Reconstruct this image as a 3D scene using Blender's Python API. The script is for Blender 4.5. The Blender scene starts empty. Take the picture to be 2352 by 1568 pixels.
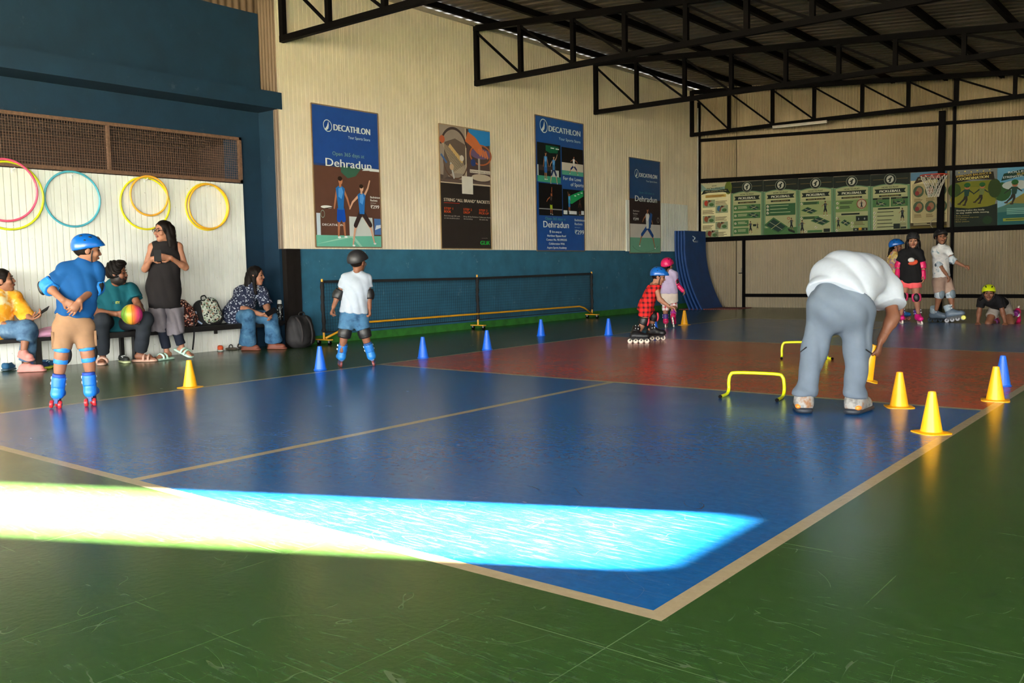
import bpy, math, random
import numpy as np
from mathutils import Vector, Matrix
random.seed(7); np.random.seed(7)
scn = bpy.context.scene
COL = scn.collection

# ------------------------------------------------------------------ camera
CAM = np.array([1.184, -2.0782, 0.9394]); FPX = 2076.5
YAW, PITCH, ROLL = -0.6760, -0.0815, -0.0186
_f = np.array([math.sin(YAW)*math.cos(PITCH), math.cos(YAW)*math.cos(PITCH), math.sin(PITCH)])
_r = np.array([math.cos(YAW), -math.sin(YAW), 0.0]); _u = np.cross(_r, _f)
CR = math.cos(ROLL)*_r + math.sin(ROLL)*_u
CU = -math.sin(ROLL)*_r + math.cos(ROLL)*_u
CF = _f
cam_d = bpy.data.cameras.new('camera'); cam = bpy.data.objects.new('camera', cam_d); COL.objects.link(cam)
cam_d.sensor_width = 36.0; cam_d.lens = FPX/2352*36.0; cam_d.clip_end = 200
cam.matrix_world = Matrix(((CR[0], CU[0], -CF[0], CAM[0]), (CR[1], CU[1], -CF[1], CAM[1]), (CR[2], CU[2], -CF[2], CAM[2]), (0, 0, 0, 1)))
scn.camera = cam

# ------------------------------------------------------------------ light and exposure
SUN_AZ, SUN_EL = math.radians(25.8), math.radians(20)
world = bpy.data.worlds.new('overcast_sky'); scn.world = world; world.use_nodes = True
wn = world.node_tree.nodes; wn['Background'].inputs[0].default_value = (0.99, 1.0, 0.985, 1); wn['Background'].inputs[1].default_value = 33.0
sun_d = bpy.data.lights.new('sun', 'SUN'); sun_d.energy = 900; sun_d.angle = math.radians(1.5); sun_d.color = (1, 0.86, 0.66)
sun = bpy.data.objects.new('sun', sun_d); COL.objects.link(sun)
sv = Vector((math.cos(SUN_EL)*math.cos(SUN_AZ), math.cos(SUN_EL)*math.sin(SUN_AZ), math.sin(SUN_EL)))
sun.rotation_euler = sv.to_track_quat('Z', 'Y').to_euler(); sun.location = sv*30
por_d = bpy.data.lights.new('doorway_portal', 'AREA'); por_d.shape = 'RECTANGLE'; por_d.size = 12.0; por_d.size_y = 2.7
por_d.cycles.is_portal = True
por = bpy.data.objects.new('doorway_portal', por_d); COL.objects.link(por); por.location = (-1.7, -10.0, 1.35); por.rotation_euler = (math.radians(90), 0, 0)
por2_d = bpy.data.lights.new('side_portal', 'AREA'); por2_d.shape = 'RECTANGLE'; por2_d.size = 2.7; por2_d.size_y = 7.4; por2_d.cycles.is_portal = True
por2 = bpy.data.objects.new('side_portal', por2_d); COL.objects.link(por2); por2.location = (4.6, -6.2, 1.35); por2.rotation_euler = (0, math.radians(90), 0)
vs = scn.view_settings
vs.view_transform = 'Standard'; vs.look = 'None'; vs.gamma = 1.0; vs.use_curve_mapping = False; vs.exposure = 0.12
scn.cycles.use_denoising = True
scn.cycles.max_bounces = 8; scn.cycles.diffuse_bounces = 6; scn.cycles.caustics_reflective = False; scn.cycles.caustics_refractive = False
scn.cycles.sample_clamp_indirect = 10.0

# ------------------------------------------------------------------ helpers
def srgb(r, g, b):
    f = lambda c: (c/255/12.92 if c/255 <= 0.04045 else ((c/255+0.055)/1.055)**2.4)
    return (f(r), f(g), f(b), 1.0)

class NT:
    """small helper around a material node tree"""
    def __init__(s, name, rough=0.6, spec=0.5, metal=0.0):
        s.m = bpy.data.materials.new(name); s.m.use_nodes = True
        s.t = s.m.node_tree; s.b = s.t.nodes['Principled BSDF']
        s.b.inputs['Roughness'].default_value = rough; s.b.inputs['Metallic'].default_value = metal
        s.b.inputs['Specular IOR Level'].default_value = spec
        s._co = None
    def n(s, ty, **kw):
        nd = s.t.nodes.new(ty)
        for k, v in kw.items(): setattr(nd, k, v)
        return nd
    def l(s, a, b): s.t.links.new(a, b)
    def co(s):
        if s._co is None: s._co = s.n('ShaderNodeTexCoord').outputs['Object']
        return s._co
    def val(s, sock, v):
        if isinstance(v, (int, float)): sock.default_value = v
        elif isinstance(v, (tuple, list)): sock.default_value = v
        else: s.l(v, sock)
    def math(s, op, a, b=0.0, c=0.0, clamp=False):
        nd = s.n('ShaderNodeMath', operation=op); nd.use_clamp = clamp
        s.val(nd.inputs[0], a); s.val(nd.inputs[1], b); s.val(nd.inputs[2], c); return nd.outputs[0]
    def mapping(s, scale=(1, 1, 1), rot=(0, 0, 0), loc=(0, 0, 0), src=None):
        nd = s.n('ShaderNodeMapping'); nd.inputs['Scale'].default_value = scale; nd.inputs['Rotation'].default_value = rot; nd.inputs['Location'].default_value = loc
        s.l(src if src is not None else s.co(), nd.inputs[0]); return nd.outputs[0]
    def noise(s, scale, detail=3, rough=0.5, src=None, dist=0.0):
        nd = s.n('ShaderNodeTexNoise'); nd.inputs['Scale'].default_value = scale; nd.inputs['Detail'].default_value = detail
        nd.inputs['Roughness'].default_value = rough; nd.inputs['Distortion'].default_value = dist
        s.l(src if src is not None else s.co(), nd.inputs['Vector']); return nd.outputs['Fac']
    def voro(s, scale, feat='F1', src=None, out='Distance'):
        nd = s.n('ShaderNodeTexVoronoi', feature=feat); nd.inputs['Scale'].default_value = scale
        s.l(src if src is not None else s.co(), nd.inputs['Vector']); return nd.outputs[out]
    def ramp(s, fac, stops, interp='LINEAR'):
        nd = s.n('ShaderNodeValToRGB'); nd.color_ramp.interpolation = interp; e = nd.color_ramp.elements
        while len(e) < len(stops): e.new(0.5)
        for i, (p, c) in enumerate(stops): e[i].position = p; e[i].color = c if len(c) == 4 else (*c, 1)
        s.val(nd.inputs[0], fac); return nd.outputs[0]
    def mix(s, fac, a, b, blend='MIX'):
        nd = s.n('ShaderNodeMix', data_type='RGBA', blend_type=blend)
        s.val(nd.inputs[0], fac); s.val(nd.inputs[6], a); s.val(nd.inputs[7], b); return nd.outputs[2]
    def color(s, c): s.val(s.b.inputs['Base Color'], c)
    def bump(s, h, strength=0.3, dist=0.01):
        nd = s.n('ShaderNodeBump'); nd.inputs['Strength'].default_value = strength; nd.inputs['Distance'].default_value = dist
        s.l(h, nd.inputs['Height']); s.l(nd.outputs[0], s.b.inputs['Normal'])

def plain(name, rgb, rough=0.6, vary=0.12, scale=8.0, spec=0.5, metal=0.0, bump=0.0, bscale=60):
    m = NT(name, rough, spec, metal); c = srgb(*rgb)
    d = tuple(x*(1-vary) for x in c[:3])+(1,); h = tuple(min(1, x*(1+vary)) for x in c[:3])+(1,)
    m.color(m.ramp(m.noise(scale, 4, 0.6), [(0.3, d), (0.7, h)]))
    if bump: m.bump(m.noise(bscale, 3), bump, 0.004)
    return m.m

_MP = {}
def M(rgb, rough=0.6, vary=0.12, **kw):
    k = (rgb, rough, vary, tuple(sorted(kw.items())))
    if k not in _MP: _MP[k] = plain('paint_%d_%d_%d' % rgb, rgb, rough, vary, **kw)
    return _MP[k]

def vcol_mat(name, rough=0.6, spec=0.4, vary=0.1, scale=25.0, sss=0.0):
    m = NT(name, rough, spec); a = m.n('ShaderNodeAttribute', attribute_name='Col')
    f = m.ramp(m.noise(scale, 3), [(0.3, (1-vary,)*3), (0.7, (1+vary*0.5,)*3)])
    m.color(m.mix(1.0, a.outputs['Color'], f, 'MULTIPLY'))
    return m.m
PRINT = vcol_mat('printed_paper', 0.65, 0.15, 0.05, 6.0)
SKIN = vcol_mat('skin', 0.55, 0.35, 0.08, 30.0)

ORG = {}
def org(o):
    return ORG.get(o.name, Vector((0, 0, 0))) if o is not None else Vector((0, 0, 0))

def tag(o, label=None, cat=None, group=None, kind=None):
    if label: o['label'] = label
    if cat: o['category'] = cat
    if group: o['group'] = group
    if kind: o['kind'] = kind
    return o

def thing(name, label, cat, loc, group=None):
    o = bpy.data.objects.new(name, None); COL.objects.link(o); o.location = Vector(loc); o.empty_display_size = 0.1
    ORG[o.name] = Vector(loc); tag(o, label, cat, group); return o

def link_mesh(name, V, F, mat, parent=None, smooth=False, cols=None, origin=None, mats=None, midx=None, autosm=None):
    """V are world coordinates; stored relative to the parent's origin"""
    og = org(parent) if parent is not None else (Vector(origin) if origin is not None else Vector((0, 0, 0)))
    V = np.asarray(V, float).reshape(-1, 3) - np.array(og)
    me = bpy.data.meshes.new(name); me.from_pydata(V.tolist(), [], F if isinstance(F, list) else F.tolist())
    for mm in (mats or [mat]): me.materials.append(mm)
    if midx is not None: me.polygons.foreach_set('material_index', midx)
    if smooth: me.polygons.foreach_set('use_smooth', [True]*len(me.polygons))
    if cols is not None:
        at = me.color_attributes.new('Col', 'FLOAT_COLOR', 'POINT'); at.data.foreach_set('color', np.asarray(cols, np.float32).ravel())
    if autosm is not None:
        me.polygons.foreach_set('use_smooth', [True]*len(me.polygons)); me.set_sharp_from_angle(angle=math.radians(autosm))
    me.update()
    o = bpy.data.objects.new(name, me); COL.objects.link(o)
    if parent is not None: o.parent = parent
    else: o.location = og
    ORG[o.name] = Vector(og); return o

class MB:
    """collects simple solids, then builds ONE mesh object"""
    def __init__(s): s.v = []; s.f = []
    def add(s, V, F):
        k = len(s.v); s.v.extend([tuple(map(float, p)) for p in V]); s.f.extend([tuple(i+k for i in q) for q in F]); return s
    def box(s, a, b):
        (x0, y0, z0), (x1, y1, z1) = a, b
        return s.add([(x0, y0, z0), (x1, y0, z0), (x1, y1, z0), (x0, y1, z0), (x0, y0, z1), (x1, y0, z1), (x1, y1, z1), (x0, y1, z1)],
                     [(0, 3, 2, 1), (4, 5, 6, 7), (0, 1, 5, 4), (1, 2, 6, 5), (2, 3, 7, 6), (3, 0, 4, 7)])
    def obox(s, c, X, Y, Z):
        """oriented box: centre and three half-extent vectors"""
        c, X, Y, Z = [np.asarray(t, float) for t in (c, X, Y, Z)]
        V = [c+a*X+b*Y+d*Z for d in (-1, 1) for (a, b) in ((-1, -1), (1, -1), (1, 1), (-1, 1))]
        return s.add(V, [(0, 3, 2, 1), (4, 5, 6, 7), (0, 1, 5, 4), (1, 2, 6, 5), (2, 3, 7, 6), (3, 0, 4, 7)])
    def bar(s, a, b, w, h, up=(0, 0, 1)):
        a, b = np.asarray(a, float), np.asarray(b, float); d = b-a; L = np.linalg.norm(d); d /= L
        up = np.asarray(up, float); x = np.cross(d, up)
        if np.linalg.norm(x) < 1e-6: x = np.cross(d, (1, 0, 0))
        x /= np.linalg.norm(x); y = np.cross(x, d)
        return s.obox((a+b)/2, x*w/2, y*h/2, d*L/2)
    def tube(s, pts, r, n=10, closed=False, caps=True):
        pts = [np.asarray(p, float) for p in pts]; m = len(pts); rs = r if isinstance(r, (list, tuple, np.ndarray)) else [r]*m
        V = []; prev = None
        for i in range(m):
            if closed: t = pts[(i+1) % m]-pts[i-1]
            else: t = pts[min(i+1, m-1)]-pts[max(i-1, 0)]
            t = t/(np.linalg.norm(t)+1e-12)
            if prev is None:
                ref = np.array([0, 0, 1.0]) if abs(t[2]) < 0.9 else np.array([1.0, 0, 0]); x = np.cross(t, ref)
            else: x = prev-t*np.dot(prev, t)
            x /= np.linalg.norm(x)+1e-12; prev = x; y = np.cross(t, x)
            for k in range(n):
                a = 2*math.pi*k/n; V.append(pts[i]+rs[i]*(math.cos(a)*x+math.sin(a)*y))
        F = []
        for i in range(m if closed else m-1):
            j = (i+1) % m
            for k in range(n): k2 = (k+1) % n; F.append((i*n+k, i*n+k2, j*n+k2, j*n+k))
        if caps and not closed: F.append(tuple(range(n))[::-1]); F.append(tuple((m-1)*n+k for k in range(n)))
        return s.add(V, F)
    def cyl(s, a, b, r, n=16, r2=None): return s.tube([a, b], [r, r if r2 is None else r2], n)
    def lathe(s, prof, n=24, c=(0, 0, 0), ax=None):
        """profile [(r,z)] spun about an axis frame ax=(X,Y,Z) at c"""
        X, Y, Z = [np.asarray(t, float) for t in (ax or ((1, 0, 0), (0, 1, 0), (0, 0, 1)))]; c = np.asarray(c, float); V = []
        for r, z in prof:
            for k in range(n): a = 2*math.pi*k/n; V.append(c+r*(math.cos(a)*X+math.sin(a)*Y)+z*Z)
        F = [(i*n+k, i*n+(k+1) % n, (i+1)*n+(k+1) % n, (i+1)*n+k) for i in range(len(prof)-1) for k in range(n)]
        if prof[0][0] > 1e-5: F.append(tuple(range(n))[::-1])
        if prof[-1][0] > 1e-5: F.append(tuple((len(prof)-1)*n+k for k in range(n)))
        return s.add(V, F)
    def prism(s, poly, off):
        """polygon of 3D points extruded by vector off"""
        n = len(poly); off = np.asarray(off, float); P = [np.asarray(p, float) for p in poly]
        F = [tuple(range(n))[::-1], tuple(range(n, 2*n))]+[(i, (i+1) % n, n+(i+1) % n, n+i) for i in range(n)]
        return s.add(P+[p+off for p in P], F)
    def build(s, name, mat, parent=None, smooth=False, origin=None, autosm=None):
        return link_mesh(name, s.v, s.f, mat, parent, smooth, origin=origin, autosm=autosm)

def ray(px, py): return (px-1176)/FPX*CR - (py-784)/FPX*CU + CF
def hit(px, py, ax, val):
    d = ray(px, py); t = (val-CAM[ax])/d[ax]; return CAM+t*d
def flo(px, py, z=0.0): return hit(px, py, 2, z)
def hitpl(px, py, p0, n):
    d = ray(px, py); t = np.dot(np.asarray(p0, float)-CAM, n)/np.dot(d, n); return CAM+t*d

def copy_tree(o, loc, label=None):
    c = o.copy(); COL.objects.link(c); c.location = Vector(loc)
    if label: c['label'] = label
    ORG[c.name] = Vector(loc)
    def rec(src, dst):
        for ch in [x for x in KIDS(src)]:
            k = ch.copy(); COL.objects.link(k); k.parent = dst; rec(ch, k)
    rec(o, c); return c
def KIDS(o): return [x for x in bpy.data.objects if x.parent == o]
# ------------------------------------------------------------------ the court and the hall
XL = -8.08          # inner face of the long cladded wall
XB = -8.45          # white panelling of the recessed bay
Y0 = 4.97           # where the recessed bay ends
XR, YB = 4.6, -10.0  # right wall, open rear side
CW, CS, CK, CS2 = 5.4815, 4.1054, 3.9908, 4.3953
ANG = math.radians(5); FN = np.array([-math.sin(ANG), math.cos(ANG), 0]); FD = np.array([math.cos(ANG), math.sin(ANG), 0]); FP = np.array([XL, 16.1, 0])
def farw(px, py, off=0.0): return hitpl(px, py, FP-FN*off, FN)
ROOFZ = lambda x: 4.64-0.078*(x+8.06)

def floor_mat():
    m = NT('sports_floor', 0.24, 0.5)
    sx = m.n('ShaderNodeSeparateXYZ'); m.l(m.co(), sx.inputs[0]); x, y = sx.outputs[0], sx.outputs[1]
    def rng(v, a, b): return m.math('MULTIPLY', m.math('GREATER_THAN', v, a), m.math('LESS_THAN', v, b))
    def near(v, c, h): return m.math('LESS_THAN', m.math('ABSOLUTE', m.math('SUBTRACT', v, c)), h)
    L = CS+CK+CS2; lw = 0.027
    inx = rng(x, -CW, 0); iny = rng(y, 0, L); court = m.math('MULTIPLY', inx, iny)
    red = m.math('MULTIPLY', inx, rng(y, CS, CS+CK))
    inx2 = rng(x, -CW-lw, lw); iny2 = rng(y, -lw, L+lw)
    lx = m.math('MULTIPLY', m.math('MAXIMUM', near(x, 0, lw), near(x, -CW, lw)), iny2)
    ly = m.math('MULTIPLY', m.math('MAXIMUM', m.math('MAXIMUM', near(y, 0, lw), near(y, L, lw)), m.math('MAXIMUM', near(y, CS, lw), near(y, CS+CK, lw))), inx2)
    lc = m.math('MULTIPLY', near(x, -CW/2, 0.03), m.math('SUBTRACT', iny, rng(y, CS, CS+CK)))
    line = m.math('MAXIMUM', m.math('MAXIMUM', lx, ly), lc)
    n1 = m.noise(2.2, 5, 0.65); n2 = m.noise(28, 5, 0.7)
    def two(a, b): return m.mix(n2, srgb(*a), srgb(*b))
    green = two((30, 56, 26), (58, 90, 42)); blue = two((4, 64, 122), (20, 102, 172)); redc = two((156, 52, 36), (202, 94, 68))
    # faint tile joints on the green run-off
    def grid(v, p, o): return m.math('LESS_THAN', m.math('ABSOLUTE', m.math('SUBTRACT', m.math('FRACT', m.math('DIVIDE', m.math('SUBTRACT', v, o), p)), 0.5)), 0.0035)
    joint = m.math('MULTIPLY', m.math('MAXIMUM', grid(x, 0.42, 0.21), grid(y, 0.53, -0.52)), m.math('MULTIPLY', m.ramp(m.noise(1.7, 2), [(0.45, (0, 0, 0)), (0.62, (1, 1, 1))]), 0.3))
    c = m.mix(joint, green, srgb(150, 165, 130)); c = m.mix(court, c, blue); c = m.mix(red, c, redc)
    c = m.mix(line, c, m.mix(n2, srgb(146, 128, 100), srgb(184, 166, 136)))
    # scratches: thin contour lines of a warped noise, kept in patches
    def scr(scale, w, seed, thr, mp):
        s_ = m.mapping(scale=mp, loc=(seed, seed*1.7, 0), rot=(0, 0, seed))
        a = m.math('LESS_THAN', m.math('ABSOLUTE', m.math('SUBTRACT', m.noise(scale, 2, 0.4, s_, 1.2), 0.5)), w)
        return m.math('MULTIPLY', a, m.ramp(m.noise(scale*1.6, 3, 0.6, s_), [(thr, (0, 0, 0)), (thr+0.08, (1, 1, 1))]))
    s1 = m.math('MAXIMUM', scr(2.2, 0.0016, 1.3, 0.52, (1, 1, 1)), scr(4.5, 0.0028, 4.1, 0.55, (0.35, 1.6, 1)))
    s1 = m.math('MAXIMUM', s1, scr(5.5, 0.003, 2.4, 0.56, (1.7, 0.4, 1)))
    s2 = m.math('MAXIMUM', scr(1.4, 0.0016, 7.7, 0.5, (1, 1, 1)), scr(3.1, 0.002, 9.2, 0.55, (1, 1, 1)))
    c = m.mix(m.math('MULTIPLY', s1, 0.065), c, srgb(225, 220, 205)); c = m.mix(m.math('MULTIPLY', s2, 0.4), c, srgb(10, 30, 40))
    streak = m.noise(30, 4, 0.7, m.mapping((0.25, 2.2, 1), (0, 0, 0.68)))
    c = m.mix(m.math('MULTIPLY', m.ramp(streak, [(0.52, (0, 0, 0)), (0.75, (1, 1, 1))]), 0.09), c, srgb(160, 170, 165))
    m.color(c)
    rr = m.ramp(m.math('ADD', m.math('MULTIPLY', n1, 0.6), m.math('MULTIPLY', streak, 0.4)), [(0.3, (0.22,)*3), (0.7, (0.28,)*3)])
    m.l(rr, m.b.inputs['Roughness'])
    m.bump(m.math('ADD', m.noise(45, 4, 0.6), m.math('MULTIPLY', s1, -0.5)), 0.10, 0.004)
    return m.m
tag(MB().box((XB-0.3, YB, -0.12), (XR+0.2, 18.0, 0)).build('floor', floor_mat()), 'green sports floor with painted blue and red court zones', None, None, 'structure')
tag(MB().box((-40, -60, -0.3), (60, 60, -0.13)).build('outside_ground', M((150, 145, 130), 0.9)), 'unseen pale ground outside the open side, added to bounce light in', None, None, 'structure')  # out of view, added as a pale bounce surface for the daylight

def painted(name, rgb, stain=(215, 222, 225), amt=0.35):
    m = NT(name, 0.62, 0.35); c = srgb(*rgb)
    base = m.ramp(m.noise(3.2, 5, 0.6), [(0.3, tuple(v*0.82 for v in c[:3])), (0.7, tuple(v*1.15 for v in c[:3]))])
    sc = m.math('MULTIPLY', m.ramp(m.noise(5.0, 6, 0.75), [(0.63, (0, 0, 0)), (0.72, (1, 1, 1))]), amt)
    m.color(m.mix(sc, base, srgb(*stain))); m.bump(m.noise(35, 4), 0.12, 0.004); return m.m
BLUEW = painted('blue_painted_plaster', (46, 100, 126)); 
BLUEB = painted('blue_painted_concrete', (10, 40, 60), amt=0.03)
def cladding(name, rgb, rust=0.5):
    m = NT(name, 0.5, 0.4); c = srgb(*rgb)
    base = m.ramp(m.noise(1.6, 4, 0.6), [(0.3, tuple(v*0.9 for v in c[:3])), (0.7, tuple(min(1, v*1.06) for v in c[:3]))])
    dirt = m.ramp(m.noise(14, 5, 0.7, m.mapping((1, 1, 0.10))), [(0.56, (0, 0, 0)), (0.78, (1, 1, 1))])
    spots = m.ramp(m.noise(38, 2, 0.5), [(0.73, (0, 0, 0)), (0.76, (1, 1, 1))])
    k = m.mix(m.math('MULTIPLY', dirt, 0.28*rust), base, srgb(120, 92, 60)); k = m.mix(m.math('MULTIPLY', spots, 0.55*rust), k, srgb(92, 58, 34))
    m.color(k); return m.m
CREAM = cladding('cream_ribbed_cladding', (244, 228, 200)); WHITEP = cladding('white_ribbed_panelling', (236, 236, 226), 0.7)
BLACKST = M((4, 3, 3), 0.7, 0.2, spec=0.06); DARKST = M((22, 18, 17), 0.7, 0.25, spec=.15)

# grooved sheet: runs along y (or any direction D) with outward normal N
def grooved(o, D, N, L, z0, z1, pitch=0.066, gw=0.011, gd=0.012, thick=0.012):
    prof = [(0, 0)]; t = pitch/2
    while t < L-gw: prof += [(t-gw/2, 0), (t-gw*0.25, -gd), (t+gw*0.25, -gd), (t+gw/2, 0)]; t += pitch
    prof += [(L, 0), (L, -thick-gd), (0, -thick-gd)]
    o, D, N = np.asarray(o, float), np.asarray(D, float), np.asarray(N, float)
    lo = [o+D*a+N*b+np.array([0, 0, z0]) for a, b in prof]; hi = [o+D*a+N*b+np.array([0, 0, z1]) for a, b in prof]; n = len(prof)
    F = [(i, (i+1) % n, n+(i+1) % n, n+i) for i in range(n)]+[tuple(range(n))[::-1], tuple(range(n, 2*n))]
    return lo+hi, F
def corrugated(o, D, N, L, z0, z1, pitch=0.054, amp=0.019, up=(0, 0, 1), seg=6, ztop=None):
    k = int(round(L/pitch*seg)); o, D, N, up = [np.asarray(t, float) for t in (o, D, N, up)]
    V = []
    for i in range(k+1):
        a = L*i/k; b = amp*math.sin(2*math.pi*a/pitch); q = o+D*a+N*b
        V += [q+up*z0, q+up*z1, q-N*0.004+up*z0, q-N*0.004+up*z1]
    F = []
    for i in range(k): b = 4*i; F += [(b, b+4, b+5, b+1), (b+2, b+3, b+7, b+6), (b+1, b+5, b+7, b+3), (b, b+2, b+6, b+4)]
    return V, F

# long left wall: blue dado + cream sheets
wl = tag(MB().box((XL-0.4, Y0+0.06, 0), (XL-0.03, 16.3, 1.24)).box((XL-0.4, Y0+0.06, 1.24), (XL-0.03, 16.3, 4.7)).build('wall_left', BLUEW), 'long side wall with blue painted dado below cream ribbed cladding', None, None, 'structure')
ys = Y0; i = 0
while ys < 16.1:
    w = min(1.056, 16.12-ys); V, F = grooved((XL+0.002*(i % 2), ys, 0), (0, 1, 0), (1, 0, 0), w-0.003, 1.225, 4.66)
    link_mesh('cladding_sheet', V, F, CREAM, wl); ys += w; i += 1
V, F = grooved((XL+0.016, 13.05, 0), (0, 1, 0), (1, 0, 0), 2.5, 1.215, 2.2); link_mesh('cladding_sheet', V, F, WHITEP, wl)
mg = MB().box((XL-0.035, Y0+0.35, 0), (XL-0.012, 16.2, 0.105)); tag(mg.build('baseboard_left', M((38, 104, 30), 0.8, 0.3)), 'green painted skirting strip along the blue dado', None, None, 'structure')
# corrugated return at the end of the bay, upper and lower strips
GRIME = cladding('grimy_old_sheet', (92, 75, 58), 1.5)
V, F = corrugated((XL, Y0, 0), (-1, 0, 0), (0, -1, 0), 0.36, 3.14, 4.66, 0.062, 0.010); link_mesh('corrugated_return', V, F, GRIME, wl, autosm=60)
V, F = corrugated((XL+0.004, Y0-0.004, 0), (-1, 0, 0), (0, -1, 0), 0.10, 1.225, 3.16, 0.05, 0.010); link_mesh('corrugated_return', V, F, GRIME, wl, autosm=60)
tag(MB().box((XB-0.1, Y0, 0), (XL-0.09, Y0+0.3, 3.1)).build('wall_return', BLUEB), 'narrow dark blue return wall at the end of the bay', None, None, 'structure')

# recessed bay
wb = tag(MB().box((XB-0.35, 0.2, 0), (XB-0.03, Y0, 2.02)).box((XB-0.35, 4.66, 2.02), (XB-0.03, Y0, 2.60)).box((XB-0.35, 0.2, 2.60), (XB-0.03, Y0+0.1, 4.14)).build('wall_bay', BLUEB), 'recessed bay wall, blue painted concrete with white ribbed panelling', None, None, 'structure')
for a, b in ((0.2, 1.17), (1.17, 2.34), (2.34, 3.51), (3.51, 4.68)):
    V, F = grooved((XB, a, 0), (0, 1, 0), (1, 0, 0), b-a-0.003, 0.0, 2.03, 0.068, 0.011, 0.015, 0.02); link_mesh('ribbed_panel', V, F, WHITEP, wb)
V, F = corrugated((XB-0.02, 0.2, 0), (0, 1, 0), (1, 0, 0), Y0-0.2+0.3, 4.12, 4.8, 0.1, 0.012); link_mesh('corrugated_sheet', V, F, GRIME, wb, autosm=60)
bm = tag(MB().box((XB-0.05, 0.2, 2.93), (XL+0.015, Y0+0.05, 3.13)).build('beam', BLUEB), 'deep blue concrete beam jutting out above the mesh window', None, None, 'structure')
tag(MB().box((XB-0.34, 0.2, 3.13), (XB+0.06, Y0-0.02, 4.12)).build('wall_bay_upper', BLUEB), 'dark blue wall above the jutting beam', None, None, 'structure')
tag(MB().box((XB-1.4, 0.2, 0), (XB-1.3, Y0, 3)).box((XB-1.4, 0.1, 2.6), (XB-0.3, Y0, 2.7)).box((XB-1.4, 4.9, 0), (XB-0.3, 5, 3)).build('room_behind_window', M((50, 38, 33), 0.8)), 'brown wall of the room behind the mesh window', None, None, 'structure')
# mesh window
RUSTF = plain('rusty_brown_steel', (92, 68, 52), 0.7, 0.35, 30)
w1 = thing('window_1', 'long brown steel window with wire mesh above the hoops', None, (XB, 2.6, 2.03)); w1['kind'] = 'structure'
fr = MB().box((XB-0.02, 0.4, 2.04), (XB+0.03, 4.66, 2.075)).box((XB-0.02, 0.4, 2.555), (XB+0.03, 4.66, 2.59)).box((XB-0.02, 4.625, 2.04), (XB+0.03, 4.66, 2.59)); fr.build('window_frame', RUSTF, w1)
for yy in (2.98, 1.3): MB().box((XB-0.02, yy-0.015, 2.075), (XB+0.025, yy+0.015, 2.555)).build('mullion', RUSTF, w1)
wm = MB(); yy = 0.42
while yy < 4.63: wm.box((XB+0.0, yy-0.0016, 2.07), (XB+0.003, yy+0.0016, 2.56)); yy += 0.028
zz = 2.08
while zz < 2.56: wm.box((XB+0.003, 0.4, zz-0.0016), (XB+0.006, 4.63, zz+0.0016)); zz += 0.028
tag(wm.build('wire_mesh', RUSTF, w1), None, None, None, 'stuff')
sl = MB()
for k in range(9): sl.box((XB-0.14, 0.4, 2.07+k*0.056), (XB-0.11, 4.32, 2.085+k*0.056))
sl.build('slat_shutter', M((40, 31, 28), 0.7), w1)

# far corrugated wall, built in rows between the rails
STEEL = cladding('bare_corrugated_steel', (152, 138, 112), 0.25)
wf = tag(MB().obox(FP+FD*6.4+FN*0.14+np.array([0, 0, 2.3]), FD*6.8, FN*0.05, (0, 0, 2.4)).build('wall_far', M((120, 105, 85), 0.8)), 'far end wall of corrugated metal sheets with black rails', None, None, 'structure')
for (s0, s1) in ((0, 0.84), (0.86, 3.2), (3.2, 5.02), (5.06, 7.6), (7.6, 10.2), (10.2, 12.8)):
    V, F = corrugated(FP+FD*s0, FD, -FN, s1-s0, 0.0, 4.7); link_mesh('corrugated_sheet', V, F, STEEL, wf, autosm=70)
def rail(p, q, h, name='rail', d=0.05):
    a = farw(*p, 0.04); b = farw(*q, 0.04); e = a+(b-a)*1.9
    MB().bar(a, e, d, h).build(name, BLACKST, wf)
rail((1604, 323), (2352, 270), 0.065); rail((1712, 678), (2352, 680), 0.07); rail((1605, 416), (2352, 377), 0.09); rail((1605, 551), (2352, 521), 0.10)
for (px, a, b, w) in ((1606, 235, 706, 0.055), (1708, 545, 708, 0.05), (2184, 175, 712, 0.045)):
    A = farw(px, a, 0.05); Bq = farw(px, b, 0.05); A[0], A[1] = Bq[0], Bq[1]; MB().bar(A, (Bq[0], Bq[1], 0.0), w, 0.06, up=FN).build('post', BLACKST, wf)
# unseen right wall, slot shaped for the sun patch, side gap added for light, and short rear returns
SL0, SL1, SZ0, SZ1 = 2.67, 3.43, 1.985, 3.62
tag(MB().box((XR, -2.5, 0), (XR+0.2, SL0, 3.7)).box((XR, YB-0.2, 2.7), (XR+0.2, -2.5, 3.7)).box((XR, SL1, 0), (XR+0.2, 18, 3.7)).box((XR, SL0, 0), (XR+0.2, SL1, SZ0)).build('wall_right', CREAM), 'unseen side wall with a tall narrow slot shaped for the sun patch', None, None, 'structure')
tag(MB().box((XB-0.4, YB-0.2, 2.7), (XR+0.2, YB, 5)).build('wall_rear_blocker', CREAM), 'unseen header added above the open rear side to darken the upper hall', None, None, 'structure')  # added out of view, keeps daylight off the roof and upper walls
tag(MB().box((XB-0.4, YB, 0), (XB, 0.25, 4.7)).build('wall_left_rear', CREAM), 'cream side wall nearest the open end', None, None, 'structure')

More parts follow.
